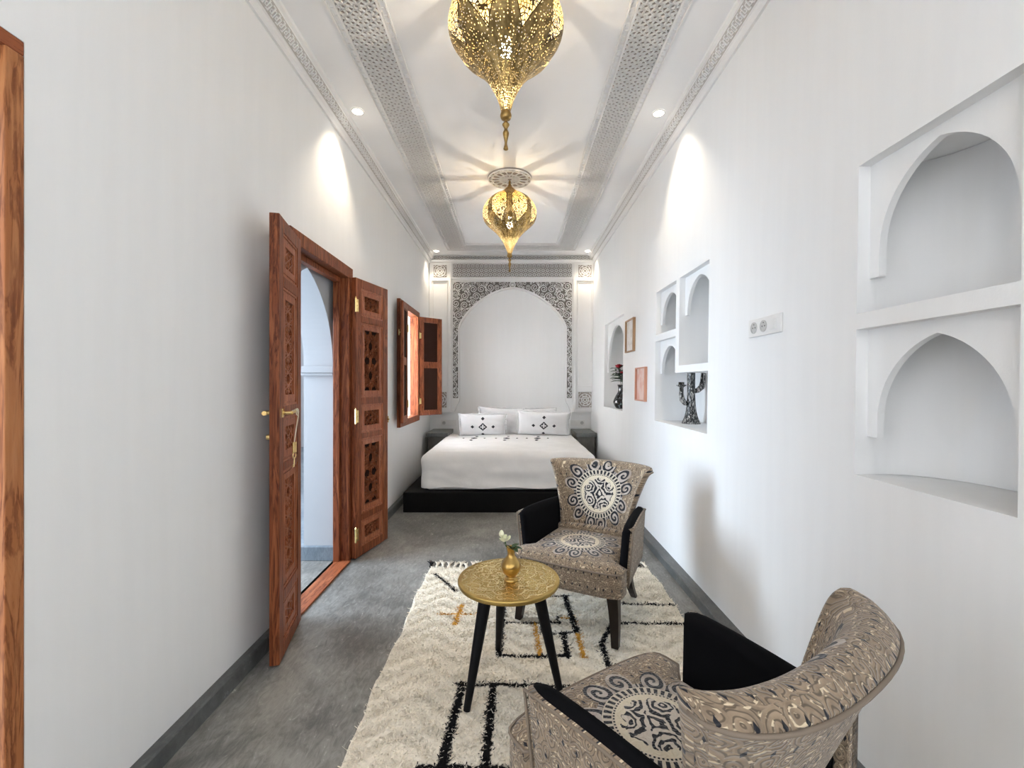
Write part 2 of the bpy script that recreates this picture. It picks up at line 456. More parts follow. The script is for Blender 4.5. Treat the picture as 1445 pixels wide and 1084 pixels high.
# ---------------------------------------------------------------- back wall with carved alcove surround
YW = 6.44; YP = 6.365
bw = MB().box(-1.3, 1.3, YW, YW+.1, 0, ZC); wall_back = bw.build('wall_back', WALL, kind='structure')
fnB = lambda a, b, d: (a, YP-d, b)
AX = -.008; AA = .757; ZS = 2.05; AH = .574
def archz(x):
    t = min(1., abs(x-AX)/AA); return ZS+AH*(1-t**1.7)**.7
N = 60
xs = [AX-AA*math.cos(PI*k/N) for k in range(N+1)]
arc = [(x, archz(x)) for x in xs]
sp = MB()                          # plate with the arch cut out
OX0, OX1 = -1.195, 1.15
for p, q in zip(arc[:-1], arc[1:]):
    sp.add([fnB(p[0], p[1], 0), fnB(q[0], q[1], 0), fnB(q[0], ZC, 0), fnB(p[0], ZC, 0), (p[0], YW, p[1]), (q[0], YW, q[1])], [(0, 1, 2, 3), (0, 4, 5, 1)])
for x0, x1, xo in ((OX0, AX-AA, -1), (AX+AA, OX1, 1)):
    lobe = [(x0, .86), (x1, .86), (x1, ZC), (x0, ZC)]
    if xo < 0: lobe = [(x0, .86), (x1-.075, .86), (x1-.045, .94), (x1-.01, 1.0), (x1, 1.055), (x1, ZC), (x0, ZC)]
    else: lobe = [(x1, .86), (x1, ZC), (x0, ZC), (x0, 1.055), (x0+.01, 1.0), (x0+.045, .94), (x0+.075, .86)]
    sp.prism(lobe, lambda a, b, d: (a, d, b), YP, YW)
surround = sp.build('alcove_surround', CARVE, wall_back)
# bead along the arch
bd = MB().ribbon([(AX-AA-.006, 1.055)]+[(x+(x-AX)*.012, z+.008) for x, z in arc]+[(AX+AA+.006, 1.055)], fnB, .022, 0, .012)
bd.build('arch_bead', CARVE, wall_back)
# spandrel
SX0, SX1, SZ1, SZ0 = -.863, .845, 2.721, 1.06
gr = MB()
for p, q in zip(arc[:-1], arc[1:]):
    gr.add([fnB(p[0], p[1]+.018, .002), fnB(q[0], q[1]+.018, .002), fnB(q[0], SZ1, .002), fnB(p[0], SZ1, .002)], [(0, 1, 2, 3)])
for x0, x1 in ((SX0, AX-AA-.016), (AX+AA+.016, SX1)):
    gr.add([fnB(x0, SZ0, .002), fnB(x1, SZ0, .002), fnB(x1, SZ1, .002), fnB(x0, SZ1, .002)], [(0, 1, 2, 3)])
for x0, x1 in ((AX-AA-.017, AX-AA+.001), (AX+AA-.001, AX+AA+.017)):
    gr.add([fnB(x0, 2.08, .002), fnB(x1, 2.08, .002), fnB(x1, SZ1, .002), fnB(x0, SZ1, .002)], [(0, 1, 2, 3)])
gr.build('spandrel_ground', GROUND2, wall_back)
def inside(x, z, m=.0):
    if not (SX0+m < x < SX1-m and SZ0+m < z < SZ1-m): return False
    if abs(x-AX) < AA+.018+m and z < archz(x)+.02+m*1.5: return False
    if math.hypot(x-AX, z-2.672) < .055: return False
    return True
ar = MB(); cs = []
def put(rad, tries, gap=.004):
    for _ in range(tries):
        x = random.uniform(SX0, 0); z = random.uniform(SZ0, SZ1)
        if all(inside(x+rad*.85*math.cos(k*PI/4), z+rad*.85*math.sin(k*PI/4)) for k in range(8)) and all(math.hypot(x-c[0], z-c[1]) > (rad+c[2])*.93+gap for c in cs):
            cs.append((x, z, rad, random.random()*6.28, random.choice((-1, 1))))
put(.055, 1200); put(.040, 2500); put(.028, 5000); put(.018, 7000); put(.012, 7000)
for (x, z, rad, ph, sg) in cs:
    for mir in (1, -1):
        X = x if mir == 1 else 2*AX-x+.0
        if not inside(X, z): continue
        n = 22; turns = 1.75 if rad > .03 else 1.2
        pts = []
        for i in range(n):
            t = i/(n-1); rr = rad*(1-.82*t); an = ph+sg*turns*2*PI*t
            pts.append((X+mir*rr*math.cos(an), z+rr*math.sin(an)))
        ar.ribbon(pts, fnB, max(.0055, rad*.15), .001, .016)
        # tangent leaf leaving the scroll
        a0 = ph; p0 = (X+mir*rad*math.cos(a0), z+rad*math.sin(a0)); lf = []
        for i in range(7):
            t = i/6; an = a0-sg*t*1.1; rr = rad*(1+.30*t)
            q = (X+mir*rr*math.cos(an), z+rr*math.sin(an))
            if inside(*q): lf.append(q)
            else: break
        ar.ribbon(lf, fnB, .009, .001, .014)
for s in (SX0+.004, SX1-.004): ar.ribbon([(s, SZ0), (s, SZ1)], fnB, .008, 0, .014)
ar.ribbon([(SX0, SZ1-.004), (SX1, SZ1-.004)], fnB, .008, 0, .014)
for s in (-1, 1):  # running wave down the legs
    xm = AX+s*(AA+.055); ar.ribbon([(xm+.022*math.sin(k*.55), 1.07+k*.0125) for k in range(78)], fnB, .008, .001, .014)
ar.build('arabesque_relief', CARVE, wall_back, kind='stuff')
km = MB().ribbon([(AX+.04*math.cos(k*PI/12), 2.672+.04*math.sin(k*PI/12)) for k in range(24)], fnB, .012, 0, .02, True)
for k in range(8): km.ribbon([(AX, 2.672), (AX+.038*math.cos(k*PI/4), 2.672+.038*math.sin(k*PI/4))], fnB, .008, 0, .016)
km.build('keystone_rosette', CARVE, wall_back)
# friezes
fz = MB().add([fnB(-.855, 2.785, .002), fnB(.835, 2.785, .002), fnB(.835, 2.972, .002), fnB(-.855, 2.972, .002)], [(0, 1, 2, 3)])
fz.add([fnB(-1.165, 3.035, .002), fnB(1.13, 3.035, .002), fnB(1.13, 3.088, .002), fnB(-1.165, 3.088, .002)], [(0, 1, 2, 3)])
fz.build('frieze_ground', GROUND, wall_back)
fr = MB(); draw_lattice(fr, star_lattice(-.855, .835, 2.785, 2.972, 27, 3), fnB, .0045, .001, .012)
draw_lattice(fr, star_lattice(-1.165, 1.13, 3.037, 3.088, 44, 1), fnB, .006, .001, .010)
fr.build('frieze_lattice', CARVE, wall_back, kind='stuff')
fp = MB()
def frame_r(mb, x0, x1, z0, z1, w_, h):
    for a, b, c, e in ((x0-w_, x1+w_, z1, z1+w_), (x0-w_, x1+w_, z0-w_, z0), (x0-w_, x0, z0, z1), (x1, x1+w_, z0, z1)):
        mb.box(a, b, YP-h, YP, c, e)
frame_r(fp, -.857, .837, 2.783, 2.974, .022, .016); frame_r(fp, -.866, .848, 1.055, 2.724, .022, .014) if False else None
fp.box(-1.17, 1.14, YP-.02, YP, 2.995, 3.03)
for s in (-1, 1):
    c = XC+.012+s*.885; fp.box(c-.018, c+.018, YP-.018, YP, .86, 2.985)
    x0, x1 = sorted((AX+s*.94, AX+s*1.125)); frame_r(fp, x0, x1, 1.24, 2.70, .014, .010)
    frame_r(fp, x0, x1, .925, 1.145, .018, .012)
    fp.box(x0-.02, x1+.02, YP-.022, YP, 2.725, 2.745)
fp.build('moulding', CARVE, wall_back, bevel=.003)
for s in (-1, 1):
    for z0, z1 in ((2.785, 2.955), (.925, 1.145)):
        x0, x1 = sorted((AX+s*.94, AX+s*1.125)); cx, cz = (x0+x1)/2, (z0+z1)/2; hh = min(x1-x0, z1-z0)/2
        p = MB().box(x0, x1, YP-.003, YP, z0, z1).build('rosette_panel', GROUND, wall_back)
        q = MB()
        for rr in (.92, .55, .25): q.ribbon([(cx+hh*rr*math.cos(k*PI/12), cz+hh*rr*math.sin(k*PI/12)) for k in range(24)], fnB, .007, .002, .014, True)
        for k in range(8):
            a = k*PI/4
            q.ribbon([(cx+hh*(.25+.3*t/5)*math.cos(a+.5*math.sin(t/5*PI)), cz+hh*(.25+.3*t/5)*math.sin(a+.5*math.sin(t/5*PI))) for t in range(6)], fnB, .006, .002, .012)
            q.ribbon([(cx+hh*(.55+.37*t/5)*math.cos(a-.35*math.sin(t/5*PI)), cz+hh*(.55+.37*t/5)*math.sin(a-.35*math.sin(t/5*PI))) for t in range(6)], fnB, .006, .002, .012)
        for a, b in ((1, 1), (1, -1), (-1, 1), (-1, -1)):
            q.ribbon([(cx+a*(x1-x0)/2*.97, cz+b*(z1-z0)/2*.70), (cx+a*(x1-x0)/2*.78, cz+b*(z1-z0)/2*.78), (cx+a*(x1-x0)/2*.70, cz+b*(z1-z0)/2*.97)], fnB, .006, .002, .012)
        q.build('rosette_carving', CARVE, p)

# ---------------------------------------------------------------- door_1 : frame, arch behind, two leaves
door = empty('door_1', (-1.2, 2.8, 0), kind='structure')
df = MB()
X0, X1 = -1.27, -1.165
for a, b in ((2.34, 2.42), (3.17, 3.25)): df.box(X0, X1, a, b, 0, 2.02)
df.box(X0, X1, 2.34, 3.25, 2.02, 2.10)
df.box(X0, X0+.045, 2.42, 2.445, 0, 2.0); df.box(X0, X0+.045, 3.145, 3.17, 0, 2.0); df.box(X0, X0+.045, 2.42, 3.17, 1.985, 2.02)
df.build('door_frame', WOOD, door, bevel=.004)
MB().box(-1.26, -1.155, 2.42, 3.17, 0, .012).build('threshold', WOODY, door, bevel=.003)
# thick outer wall with pointed arch
aw = MB(); YA0, YA1 = 2.42, 3.22
pts = list(reversed(arch_pts(2.82, .40, 1.39, .61, 20)))
f_ = lambda y, z, d: (-1.30-d, y, z)
for p, q in zip(pts[:-1], pts[1:]):
    aw.add([f_(p[0], p[1], 0), f_(q[0], q[1], 0), f_(q[0], 2.5, 0), f_(p[0], 2.5, 0), f_(p[0], p[1], .21), f_(q[0], q[1], .21), f_(q[0], 2.5, .21), f_(p[0], 2.5, .21)],
           [(0, 1, 2, 3), (4, 5, 6, 7), (0, 4, 5, 1)])
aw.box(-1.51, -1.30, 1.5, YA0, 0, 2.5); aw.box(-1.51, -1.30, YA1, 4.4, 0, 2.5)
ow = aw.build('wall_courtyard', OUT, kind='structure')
im = MB(); im.box(-1.525, -1.285, 3.185, 3.25, 1.345, 1.39); im.box(-1.52, -1.29, 3.195, 3.25, 1.325, 1.345)
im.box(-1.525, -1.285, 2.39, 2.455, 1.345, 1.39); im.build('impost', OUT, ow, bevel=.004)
MB().box(-1.535, -1.275, 3.19, 3.24, 0, .10).build('pier_plinth', COURT, ow, bevel=.004)
MB().box(-4.6, -1.51, -1.5, 9, -.12, -.01).build('floor_courtyard', COURT, kind='structure')
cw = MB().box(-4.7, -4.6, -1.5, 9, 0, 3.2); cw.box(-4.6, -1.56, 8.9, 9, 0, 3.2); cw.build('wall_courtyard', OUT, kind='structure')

def fnL(hinge, free, zoff=0.):
    h = Vector(hinge); d = (Vector(free)-h); L = d.length; d /= L; n = Vector((-d.y, d.x))
    return (lambda u, v, w_: (h.x+d.x*u+n.x*w_, h.y+d.y*u+n.y*w_, v)), L
def obox(mb, fn, u0, u1, v0, v1, w0, w1):
    vv = [fn(u, v, w_) for w_ in (w0, w1) for u, v in ((u0, v0), (u1, v0), (u1, v1), (u0, v1))]
    mb.add(vv, [(0, 3, 2, 1), (4, 5, 6, 7), (0, 1, 5, 4), (1, 2, 6, 5), (2, 3, 7, 6), (3, 0, 4, 7)])
PAN = [(1.965, 1.765), (1.715, 1.165), (1.115, .905), (.865, .315), (.265, .075)]
def door_leaf(hinge, free, T=.04, hs=1):
    fn, L = fnL(hinge, free); mb = MB()
    obox(mb, fn, 0, .07, .012, 2.03, -T/2, T/2); obox(mb, fn, L-.07, L, .012, 2.03, -T/2, T/2)
    edges = [2.03]+[z for p in PAN for z in p]+[.012]
    for k in range(0, len(edges), 2): obox(mb, fn, .07, L-.07, edges[k+1], edges[k], -T/2, T/2)
    leaf = mb.build('door_leaf', WOOD, door, bevel=.003)
    for z1, z0 in PAN:
        p = MB(); u0, u1 = .07, L-.07
        # sloping moulding, border board, then the pierced star net
        for i, (m0, m1, ww) in enumerate(((0, .010, T/2-.004), (.010, .020, T/2-.010), (.020, .050, T/2-.006))):
            for a, b, c, e in ((u0+m0, u1-m0, z1-m1, z1-m0), (u0+m0, u1-m0, z0+m0, z0+m1), (u0+m0, u0+m1, z0+m1, z1-m1), (u1-m1, u1-m0, z0+m1, z1-m1)):
                obox(p, fn, a, b, c, e, -ww, ww)
        a0, a1, b0, b1 = u0+.050, u1-.050, z0+.050, z1-.050
        nx = 1 if (z1-z0) > .3 else 2; ny = max(1, round((b1-b0)/((a1-a0)/nx)))
        f3 = lambda a, b, d: fn(a, b, d)
        draw_lattice(p, star_lattice(a0, a1, b0, b1, nx, ny), f3, .0055 if (z1-z0) > .3 else .0048, -.008, .008)
        if (b1-b0) > .3:     # rosette hubs between the big stars
            c1 = (a1-a0)/nx
            for j in range(ny):
                cz = b0+(b1-b0)*(j+.5)/ny; cu = (a0+a1)/2
                W_ = [(cu+c1*.47*math.cos(PI/8+k*PI/4), cz+c1*.47*math.sin(PI/8+k*PI/4)) for k in range(8)]
                for k in range(8): p.ribbon([W_[k], W_[(k+3) % 8]], f3, .0048, -.0075, .0075)
                for rr in (.20,): p.ribbon([(cu+c1*rr*math.cos(k*PI/8), cz+c1*rr*math.sin(k*PI/8)) for k in range(16)], f3, .006, -.007, .007, True)
                for k in range(0): p.ribbon([(cu+c1*.2*math.cos(k*PI/4+PI/8), cz+c1*.2*math.sin(k*PI/4+PI/8)), (cu+c1*.38*math.cos(k*PI/4+PI/8), cz+c1*.38*math.sin(k*PI/4+PI/8))], f3, .004, -.007, .007)
        p.build('lattice_panel', WOODL, leaf)
        if not (hs == 1 and z1 > 1.9):
            q = MB(); obox(q, fn, a0, a1, b0, b1, hs*-.013 if hs == 1 else .010, hs*-.010 if hs == 1 else .013); q.build('shade_backing', MESHD, leaf)  # dark sheet added behind the fretwork, standing for the shade there
    for z in ((1.83, 1.03, .18) if hs < 0 else ()):
        h = MB(); obox(h, fn, -.004, .03, z-.045, z+.045, hs*(T/2), hs*(T/2+.004)); h.tube([fn(-.006, z-.05, hs*(T/2+.004)), fn(-.006, z+.05, hs*(T/2+.004))], .007)
        for k in (-.025, 0, .025): h.tube([fn(.015, z+k, hs*(T/2+.003)), fn(.015, z+k, hs*(T/2+.006))], .004, 6)
        h.tube([fn(-.006, z+.05, hs*(T/2+.004)), fn(-.006, z+.062, hs*(T/2+.004))], [.008, .003])
        h.build('hinge', BRASS, leaf)
    return leaf, fn, L
lf1, fn1, L1 = door_leaf((-1.149, 2.372), (-1.062, 1.985), .042, 1)
lf2, fn2, L2 = door_leaf((-1.145, 3.20), (-1.035, 3.625), .04, -1)
h = MB(); zH = 1.135
obox(h, fn1, L1-.055, L1-.03, zH-.02, zH+.02, .022, .027); h.tube([fn1(L1-.045, zH, .022), fn1(L1-.045, zH, .062)], .008)
h.tube([fn1(L1-.045, zH, .058), fn1(L1-.09, zH+.003, .060), fn1(L1-.15, zH+.008, .058)], [.009, .008, .009])
h.tube([fn1(L1-.045, zH, -.022), fn1(L1-.045, zH, -.05)], .008); h.tube([fn1(L1-.03, zH, -.05), fn1(L1-.14, zH, -.052)], [.011, .008])
h.tube([fn1(L1-.05, zH-.11, -.022), fn1(L1-.05, zH-.11, -.045)], .012)
h.build('lever_handle', BRASS, lf1, smooth=False)
h = MB(); h.tube([fn2(L2-.012, .98, -.02), fn2(L2-.012, .98, -.04)], .006); h.tube([fn2(L2-.012, .955, -.03), fn2(L2-.012, 1.005, -.03)], .004); h.build('latch', BRASS, lf2)
# key on a cord hung from the lever
kp = Vector(fn1(L1-.11, zH+.012, .070))
ke = empty('key_on_cord', kp, label='brass key and tag on a cord hanging from the door lever', cat='key')
CORD = M('pale_cord', (.7, .64, .5), .8).m; KEYM = M('old_brass_key', (.6, .45, .22), .35, 1).m
cpts = [kp+Vector((0, 0, .0)), kp+Vector((.004, .0, -.03)), kp+Vector((.0, -.012, -.09)), kp+Vector((.0, -.03, -.15))]
MB().tube([kp+Vector((0, .012*math.cos(t*PI/4), .0-.012+.016*math.sin(t*PI/4))) for t in range(9)], .002, 6).build('cord_loop', CORD, ke)
MB().tube(cpts, .0025, 6).build('cord', CORD, ke)
b_ = cpts[-1]
MB().box(b_.x-.004, b_.x+.004, b_.y-.016, b_.y+.016, b_.z-.05, b_.z).build('brass_tag', BRASS, ke, bevel=.002)
kk = MB(); kk.tube([b_+Vector((0, .014*math.cos(t*PI/6), -.062+.014*math.sin(t*PI/6))) for t in range(13)], .003, 6)
kk.tube([b_+Vector((0, 0, -.076)), b_+Vector((0, -.004, -.115))], .003, 6); kk.box(b_.x-.002, b_.x+.002, b_.y-.016, b_.y-.003, b_.z-.115, b_.z-.103); kk.build('key_blade', KEYM, ke)

# near doorway lining (left edge of the frame)
d2 = empty('door_2', (-1.2, .5, 0), kind='structure')
MB().box(-1.50, -1.197, 1.052, 1.094, 0, 2.07).build('jamb', WOODP, d2, bevel=.003)
MB().box(-1.50, -1.197, -.06, 1.094, 2.07, 2.105).build('lintel', WOODY, d2, bevel=.003)
MB().box(-1.50, -1.197, -.098, -.06, 0, 2.105).build('jamb', WOODP, d2, bevel=.003)

# ---------------------------------------------------------------- window_1
win = empty('window_1', (-1.2, 5.1, .85), kind='structure')
wf = MB()
for a, b, c, e in ((4.61, 4.69, .81, 2.15), (5.49, 5.57, .81, 2.15), (4.69, 5.49, 2.08, 2.15), (4.69, 5.49, .81, .88)): wf.box(-1.27, -1.165, a, b, c, e)
wf.build('window_frame', WOOD, win, bevel=.004)
wi = MB()
for a, b, c, e in ((4.69, 4.73, .88, 2.08), (5.45, 5.49, .88, 2.08), (5.07, 5.11, .88, 2.08), (4.73, 5.45, 2.04, 2.08), (4.73, 5.45, .88, .92), (4.73, 5.45, 1.47, 1.495)): wi.box(-1.49, -1.46, a, b, c, e)
wi.build('casement', WOOD, win, bevel=.002)
for a, b in ((4.73, 5.07), (5.11, 5.45)):
    for c, e in ((.92, 1.47), (1.495, 2.04)): MB().box(-1.477, -1.473, a, b, c, e).build('pane', GLASS, win)
def shutter(hinge, free, rz, hs, T=.03):
    fn, L = fnL(hinge, free); z0, z1 = .87, 2.095; mb = MB(); zm = 1.50
    obox(mb, fn, 0, .055, z0, z1, -T/2, T/2); obox(mb, fn, L-.055, L, z0, z1, -T/2, T/2)
    for a, b in ((z1-.055, z1), (zm-.03, zm+.03), (z0, z0+.055)): obox(mb, fn, .055, L-.055, a, b, -T/2, T/2)
    s = mb.build('shutter', WOOD, win, bevel=.003)
    for a, b in ((z0+.055, zm-.03), (zm+.03, z1-.055)):
        p = MB(); obox(p, fn, .055, L-.055, a, b, -.004, .004); p.build('screen_panel', MESHD, s)
        q = MB()
        for aa, bb, cc, dd in ((.055, .065, a, b), (L-.065, L-.055, a, b), (.065, L-.065, a, a+.01), (.065, L-.065, b-.01, b)): obox(q, fn, aa, bb, cc, dd, -.011, .011)
        q.build('bead', WOOD, s)
    for z in (1.86, 1.05):
        h = MB(); obox(h, fn, -.004, .022, z-.035, z+.035, hs*T/2, hs*(T/2+.004)); h.tube([fn(-.005, z-.04, hs*(T/2+.003)), fn(-.005, z+.04, hs*(T/2+.003))], .006); h.build('hinge', BRASS, s)
    h = MB(); h.tube([fn(L-.02, 1.78, -hs*T/2), fn(L-.02, 1.78, -hs*(T/2+.02))], .006); h.tube([fn(L-.02, 1.75, -hs*(T/2+.016)), fn(L-.02, 1.81, -hs*(T/2+.016))], .004); h.build('catch', BRASS, s)
    return s
shutter((-1.145, 4.80), (-1.105, 4.44), 0, 1)
shutter((-1.165, 5.53), (-.925, 5.76), 0, -1)

# ---------------------------------------------------------------- lantern material
lm = M('pierced_brass', (.62, .42, .14), .42, .8)
u, v, _ = lm.xyz(lm.coord('UV'))      # u in turns 0..1, v height in metres
cellu = (u*8).fract()-.5
hw = (v-.235).mx(0.)._m('DIVIDE', .10).mn(1.).pow(.8)*.40 * (v._m('MULTIPLY', -1.)+.545)._m('DIVIDE', .10).mx(0.).mn(1.).pow(.6)
inl = hw-cellu.abs()                   # >0 inside a leaf panel
ang = u*(2*PI); cx_, sx_ = ang.cos()*.2, ang.sin()*.2
pv = lm.vec(cx_, sx_, v)
big = lm.voro(pv, 80, 'DISTANCE_TO_EDGE').gt(.10)
small = lm.voro(pv, 125, rand=.6).lt(.23)
leaf = inl.gt(.03); ring = inl.gt(-.0)*inl.lt(.03)
hole = leaf*big+(leaf*-1.+1.)*(inl.gt(0.)*-1.+1.)*small
tr = lm.t.nodes.new('ShaderNodeBsdfTransparent'); mixs = lm.t.nodes.new('ShaderNodeMixShader')
lm.t.links.new(hole.k, mixs.inputs[0]); lm.t.links.new(lm.p.outputs[0], mixs.inputs[1]); lm.t.links.new(tr.outputs[0], mixs.inputs[2])
lm.t.links.new(mixs.outputs[0], lm.t.nodes['Material Output'].inputs[0])
bf = lm.t.nodes.new('ShaderNodeNewGeometry'); bfs = S(lm.t, bf.outputs['Backfacing'])
outc = lm.mix(inl.gt(0.), lm.mix(lm.noise(pv, 30, 3).ss(.35, .65), (.17, .115, .042), (.38, .27, .11)), (.09, .055, .02))
lm.color(lm.mix(bfs, outc, (.55, .44, .22))); lm.set('Metallic', bfs*-.7+.85)  # inner face painted paler to stand for the bulb-lit interior
PIERCED = lm.m
DBRASS = M('aged_brass', (.36, .23, .08), .3, 1).m
prof = [(.018, .0), (.026, .03), (.036, .06), (.058, .105), (.09, .155), (.13, .20), (.175, .24), (.213, .28), (.232, .325), (.2365, .37), (.230, .41), (.212, .45), (.180, .485), (.135, .515), (.085, .545), (.045, .575), (.022, .60)]
def smooth_prof(p, n=3):
    out = []
    for i in range(len(p)-1):
        a = p[max(i-1, 0)]; b = p[i]; c = p[i+1]; d = p[min(i+2, len(p)-1)]
        for k in range(n):
            t = k/n; q = []
            for j in (0, 1):
                q.append(.5*((2*b[j])+(-a[j]+c[j])*t+(2*a[j]-5*b[j]+4*c[j]-d[j])*t*t+(-a[j]+3*b[j]-3*c[j]+d[j])*t**3))
            out.append(tuple(q))
    return out+[p[-1]]
def lantern(loc, label):
    root = empty('pendant_lantern', loc, label=label, cat='lamp', group='pierced brass pendant lanterns')
    P = smooth_prof(prof, 4); n = 96; mb = MB()
    lob = lambda a, z: 1+.018*math.cos(8*a)*max(0, math.sin(min(PI, z/.6*PI)))
    vv = []; ff = []; uvs = []
    for r, z in P:
        for k in range(n+1):
            a = 2*PI*k/n; rr = r*lob(a, z); vv.append((rr*math.cos(a), rr*math.sin(a), .155+z)); uvs.append((k/n, z))
    for i in range(len(P)-1):
        for k in range(n): ff.append((i*(n+1)+k, i*(n+1)+k+1, (i+1)*(n+1)+k+1, (i+1)*(n+1)+k))
    mb.add(vv, ff)
    mb.build('shade', PIERCED, root, local=True, smooth=True, uv=lambda co, nn, vi: uvs[vi])
    MB().lathe(smooth_prof([(.003, 0), (.010, .004), (.008, .014), (.005, .03), (.010, .055), (.013, .072), (.007, .088), (.012, .100), (.015, .108), (.007, .118), (.007, .124), (.019, .130), (.024, .145), (.019, .162)], 3), (0, 0, 0), 20).build('finial', DBRASS, root, local=True, smooth=True)
    MB().lathe(smooth_prof([(.050, .722), (.036, .742), (.020, .755), (.012, .775), (.008, .79), (.011, .80), (.004, .81)], 3), (0, 0, 0), 24).build('cap', DBRASS, root, local=True, smooth=True)
    ct = ZC-loc[2]-.022
    MB().tube([(0, 0, .805), (0, 0, ct)], .004, 8).build('hanging_rod', DBRASS, root, local=True)
    MB().tube([(0, 0, .44), (0, 0, .79)], .003, 6).build('cable', HOLEM, root, local=True)
    MB().lathe([(.014, .49), (.016, .50), (.016, .54), (.006, .55)], (0, 0, 0), 16).build('lamp_holder', DBRASS, root, local=True, smooth=True)
    MB().lathe(smooth_prof([(.002, .385), (.018, .392), (.027, .41), (.027, .43), (.018, .462), (.013, .49)], 3), (0, 0, 0), 20).build('bulb', BULB, root, local=True, smooth=True)
    l = bpy.data.lights.new('bulb_light', 'POINT'); l.energy = 8; l.color = (1, .88, .7); l.shadow_soft_size = .012
    o = bpy.data.objects.new('bulb_light', l); COL.objects.link(o); o.location = (loc[0], loc[1], loc[2]+.34)
lantern((-.03, 3.975, 2.262), 'farther and smaller looking pierced brass teardrop lantern hanging before the bed')
lantern((-.03, 1.866, 2.244), 'large near pierced brass teardrop lantern cut off by the top of the photo')
# downlights
for x, y, pw, lb in ((-1.045, 3.0, 24, 'round recessed ceiling spotlight beside the left wall above the double door'), (.985, 3.02, 24, 'round recessed ceiling spotlight beside the right wall above the small pictures'),
                 (-1.06, 6.17, 10, 'small recessed ceiling spotlight in the far left corner above the bed'), (1.03, 6.17, 10, 'small recessed ceiling spotlight in the far right corner above the bed')):
    e = empty('recessed_spotlight', (x, y, ZC), label=lb, cat='ceiling light', group='recessed spotlights')
    MB().lathe([(.036, -.002), (.045, -.002), (.045, -.006), (.034, -.006), (.036, -.002)], (x, y, ZC), 24, False).build('trim_ring', PLASTIC, e)
    MB().lathe([(.0345, -.004), (.0345, -.0015)], (x, y, ZC), 24).build('lens', LED, e)
    spot('downlight_beam', (x, y, ZC-.03), pw)

# ---------------------------------------------------------------- bed, bedding, nightstands
bed = empty('bed', (-.05, 5.4, 0), label='low white double bed on a black polished platform at the end of the room', cat='bed')
MB().box(-1.08, .985, 4.38, YW-.004, 0, .198).build('platform', BLACKT, bed, bevel=.008)
BX0, BX1, BY0, BY1, BZ0, BZ1 = -.925, .832, 4.42, 6.22, .235, .57
MB().box(BX0+.05, BX1-.05, BY0+.05, YW-.03, .20, BZ1-.06).build('mattress', LINEN, bed, bevel=.03)
def rbox(x0, x1, y0, y1, z0, z1, r, nx, ny, nz, wr=.004, dome=0.):
    bm = bmesh.new(); vs_ = {}
    def V_(i, j, k):
        key_ = (i, j, k)
        if key_ not in vs_:
            p = Vector((x0+(x1-x0)*i/nx, y0+(y1-y0)*j/ny, z0+(z1-z0)*k/nz))
            q = Vector((min(max(p.x, x0+r), x1-r), min(max(p.y, y0+r), y1-r), min(max(p.z, z0-9), z1-r)))
            d = p-q
            if d.length > 1e-6: p = q+d.normalized()*r
            f = noise.noise(Vector((p.x*2.2, p.y*2.2, p.z*9)))*2.2+noise.noise(Vector((p.x*7, p.y*6, p.z*16)))*.8
            nrm = d.normalized() if d.length > 1e-6 else Vector((0, 0, 1))
            hang = max(0, 1-(p.z-z0)/(z1-z0))
            p += nrm*wr*f*(.6+1.2*hang)
            if k == 0: p.z += .008*math.sin(p.x*11+p.y*9)
            p.z += dome*max(0, 1-((p.x-(x0+x1)/2)/((x1-x0)/2))**2)*(1-hang)
            vs_[key_] = bm.verts.new(p)
        return vs_[key_]
    for i in range(nx):
        for j in range(ny): bm.faces.new([V_(i, j, nz), V_(i+1, j, nz), V_(i+1, j+1, nz), V_(i, j+1, nz)])
    for k in range(nz):
        for i in range(nx):
            bm.faces.new([V_(i, 0, k), V_(i+1, 0, k), V_(i+1, 0, k+1), V_(i, 0, k+1)]); bm.faces.new([V_(i, ny, k), V_(i+1, ny, k), V_(i+1, ny, k+1), V_(i, ny, k+1)])
        for j in range(ny):
            bm.faces.new([V_(0, j, k), V_(0, j+1, k), V_(0, j+1, k+1), V_(0, j, k+1)]); bm.faces.new([V_(nx, j, k), V_(nx, j+1, k), V_(nx, j+1, k+1), V_(nx, j, k+1)])
    bmesh.ops.recalc_face_normals(bm, faces=bm.faces)
    me = bpy.data.meshes.new('m'); bm.to_mesh(me); bm.free()
    for p in me.polygons: p.use_smooth = True
    return me
def link(me, name, mat, parent=None, **kw):
    me.name = name; me.materials.append(mat); o = bpy.data.objects.new(name, me); COL.objects.link(o)
    if parent is not None: o.parent = parent
    return tagp(o, **kw)
dv = empty('duvet', (-.05, 5.3, .235), label='white duvet draped over the bed with dark embroidered diamonds near the pillows', cat='duvet')
me = rbox(BX0, BX1, BY0, BY1, BZ0, BZ1, .085, 110, 110, 24, .0045, .02)
me.transform(Matrix.Translation(-origin(dv))); link(me, 'cover', LINEN, dv)
em = MB()
def diamond(mb, x, y, z, a, b=None):
    b = b or a; mb.add([(x-a, y, z), (x, y-b, z), (x+a, y, z), (x, y+b, z), (x-a, y, z-.004), (x, y-b, z-.004), (x+a, y, z-.004), (x, y+b, z-.004)],
                       [(0, 1, 2, 3), (0, 4, 5, 1), (1, 5, 6, 2), (2, 6, 7, 3), (3, 7, 4, 0)])
zt = BZ1+.026
for cx in (-.48, -.08, .30):
    diamond(em, cx, 5.50, zt, .040, .055); diamond(em, cx+.02, 5.68, zt-.001, .020, .035); diamond(em, cx-.02, 5.32, zt, .020, .04)
    diamond(em, cx-.13, 5.50, zt, .012, .025); diamond(em, cx+.13, 5.50, zt, .012, .025)
em.build('embroidery', THREAD, dv, kind='stuff')
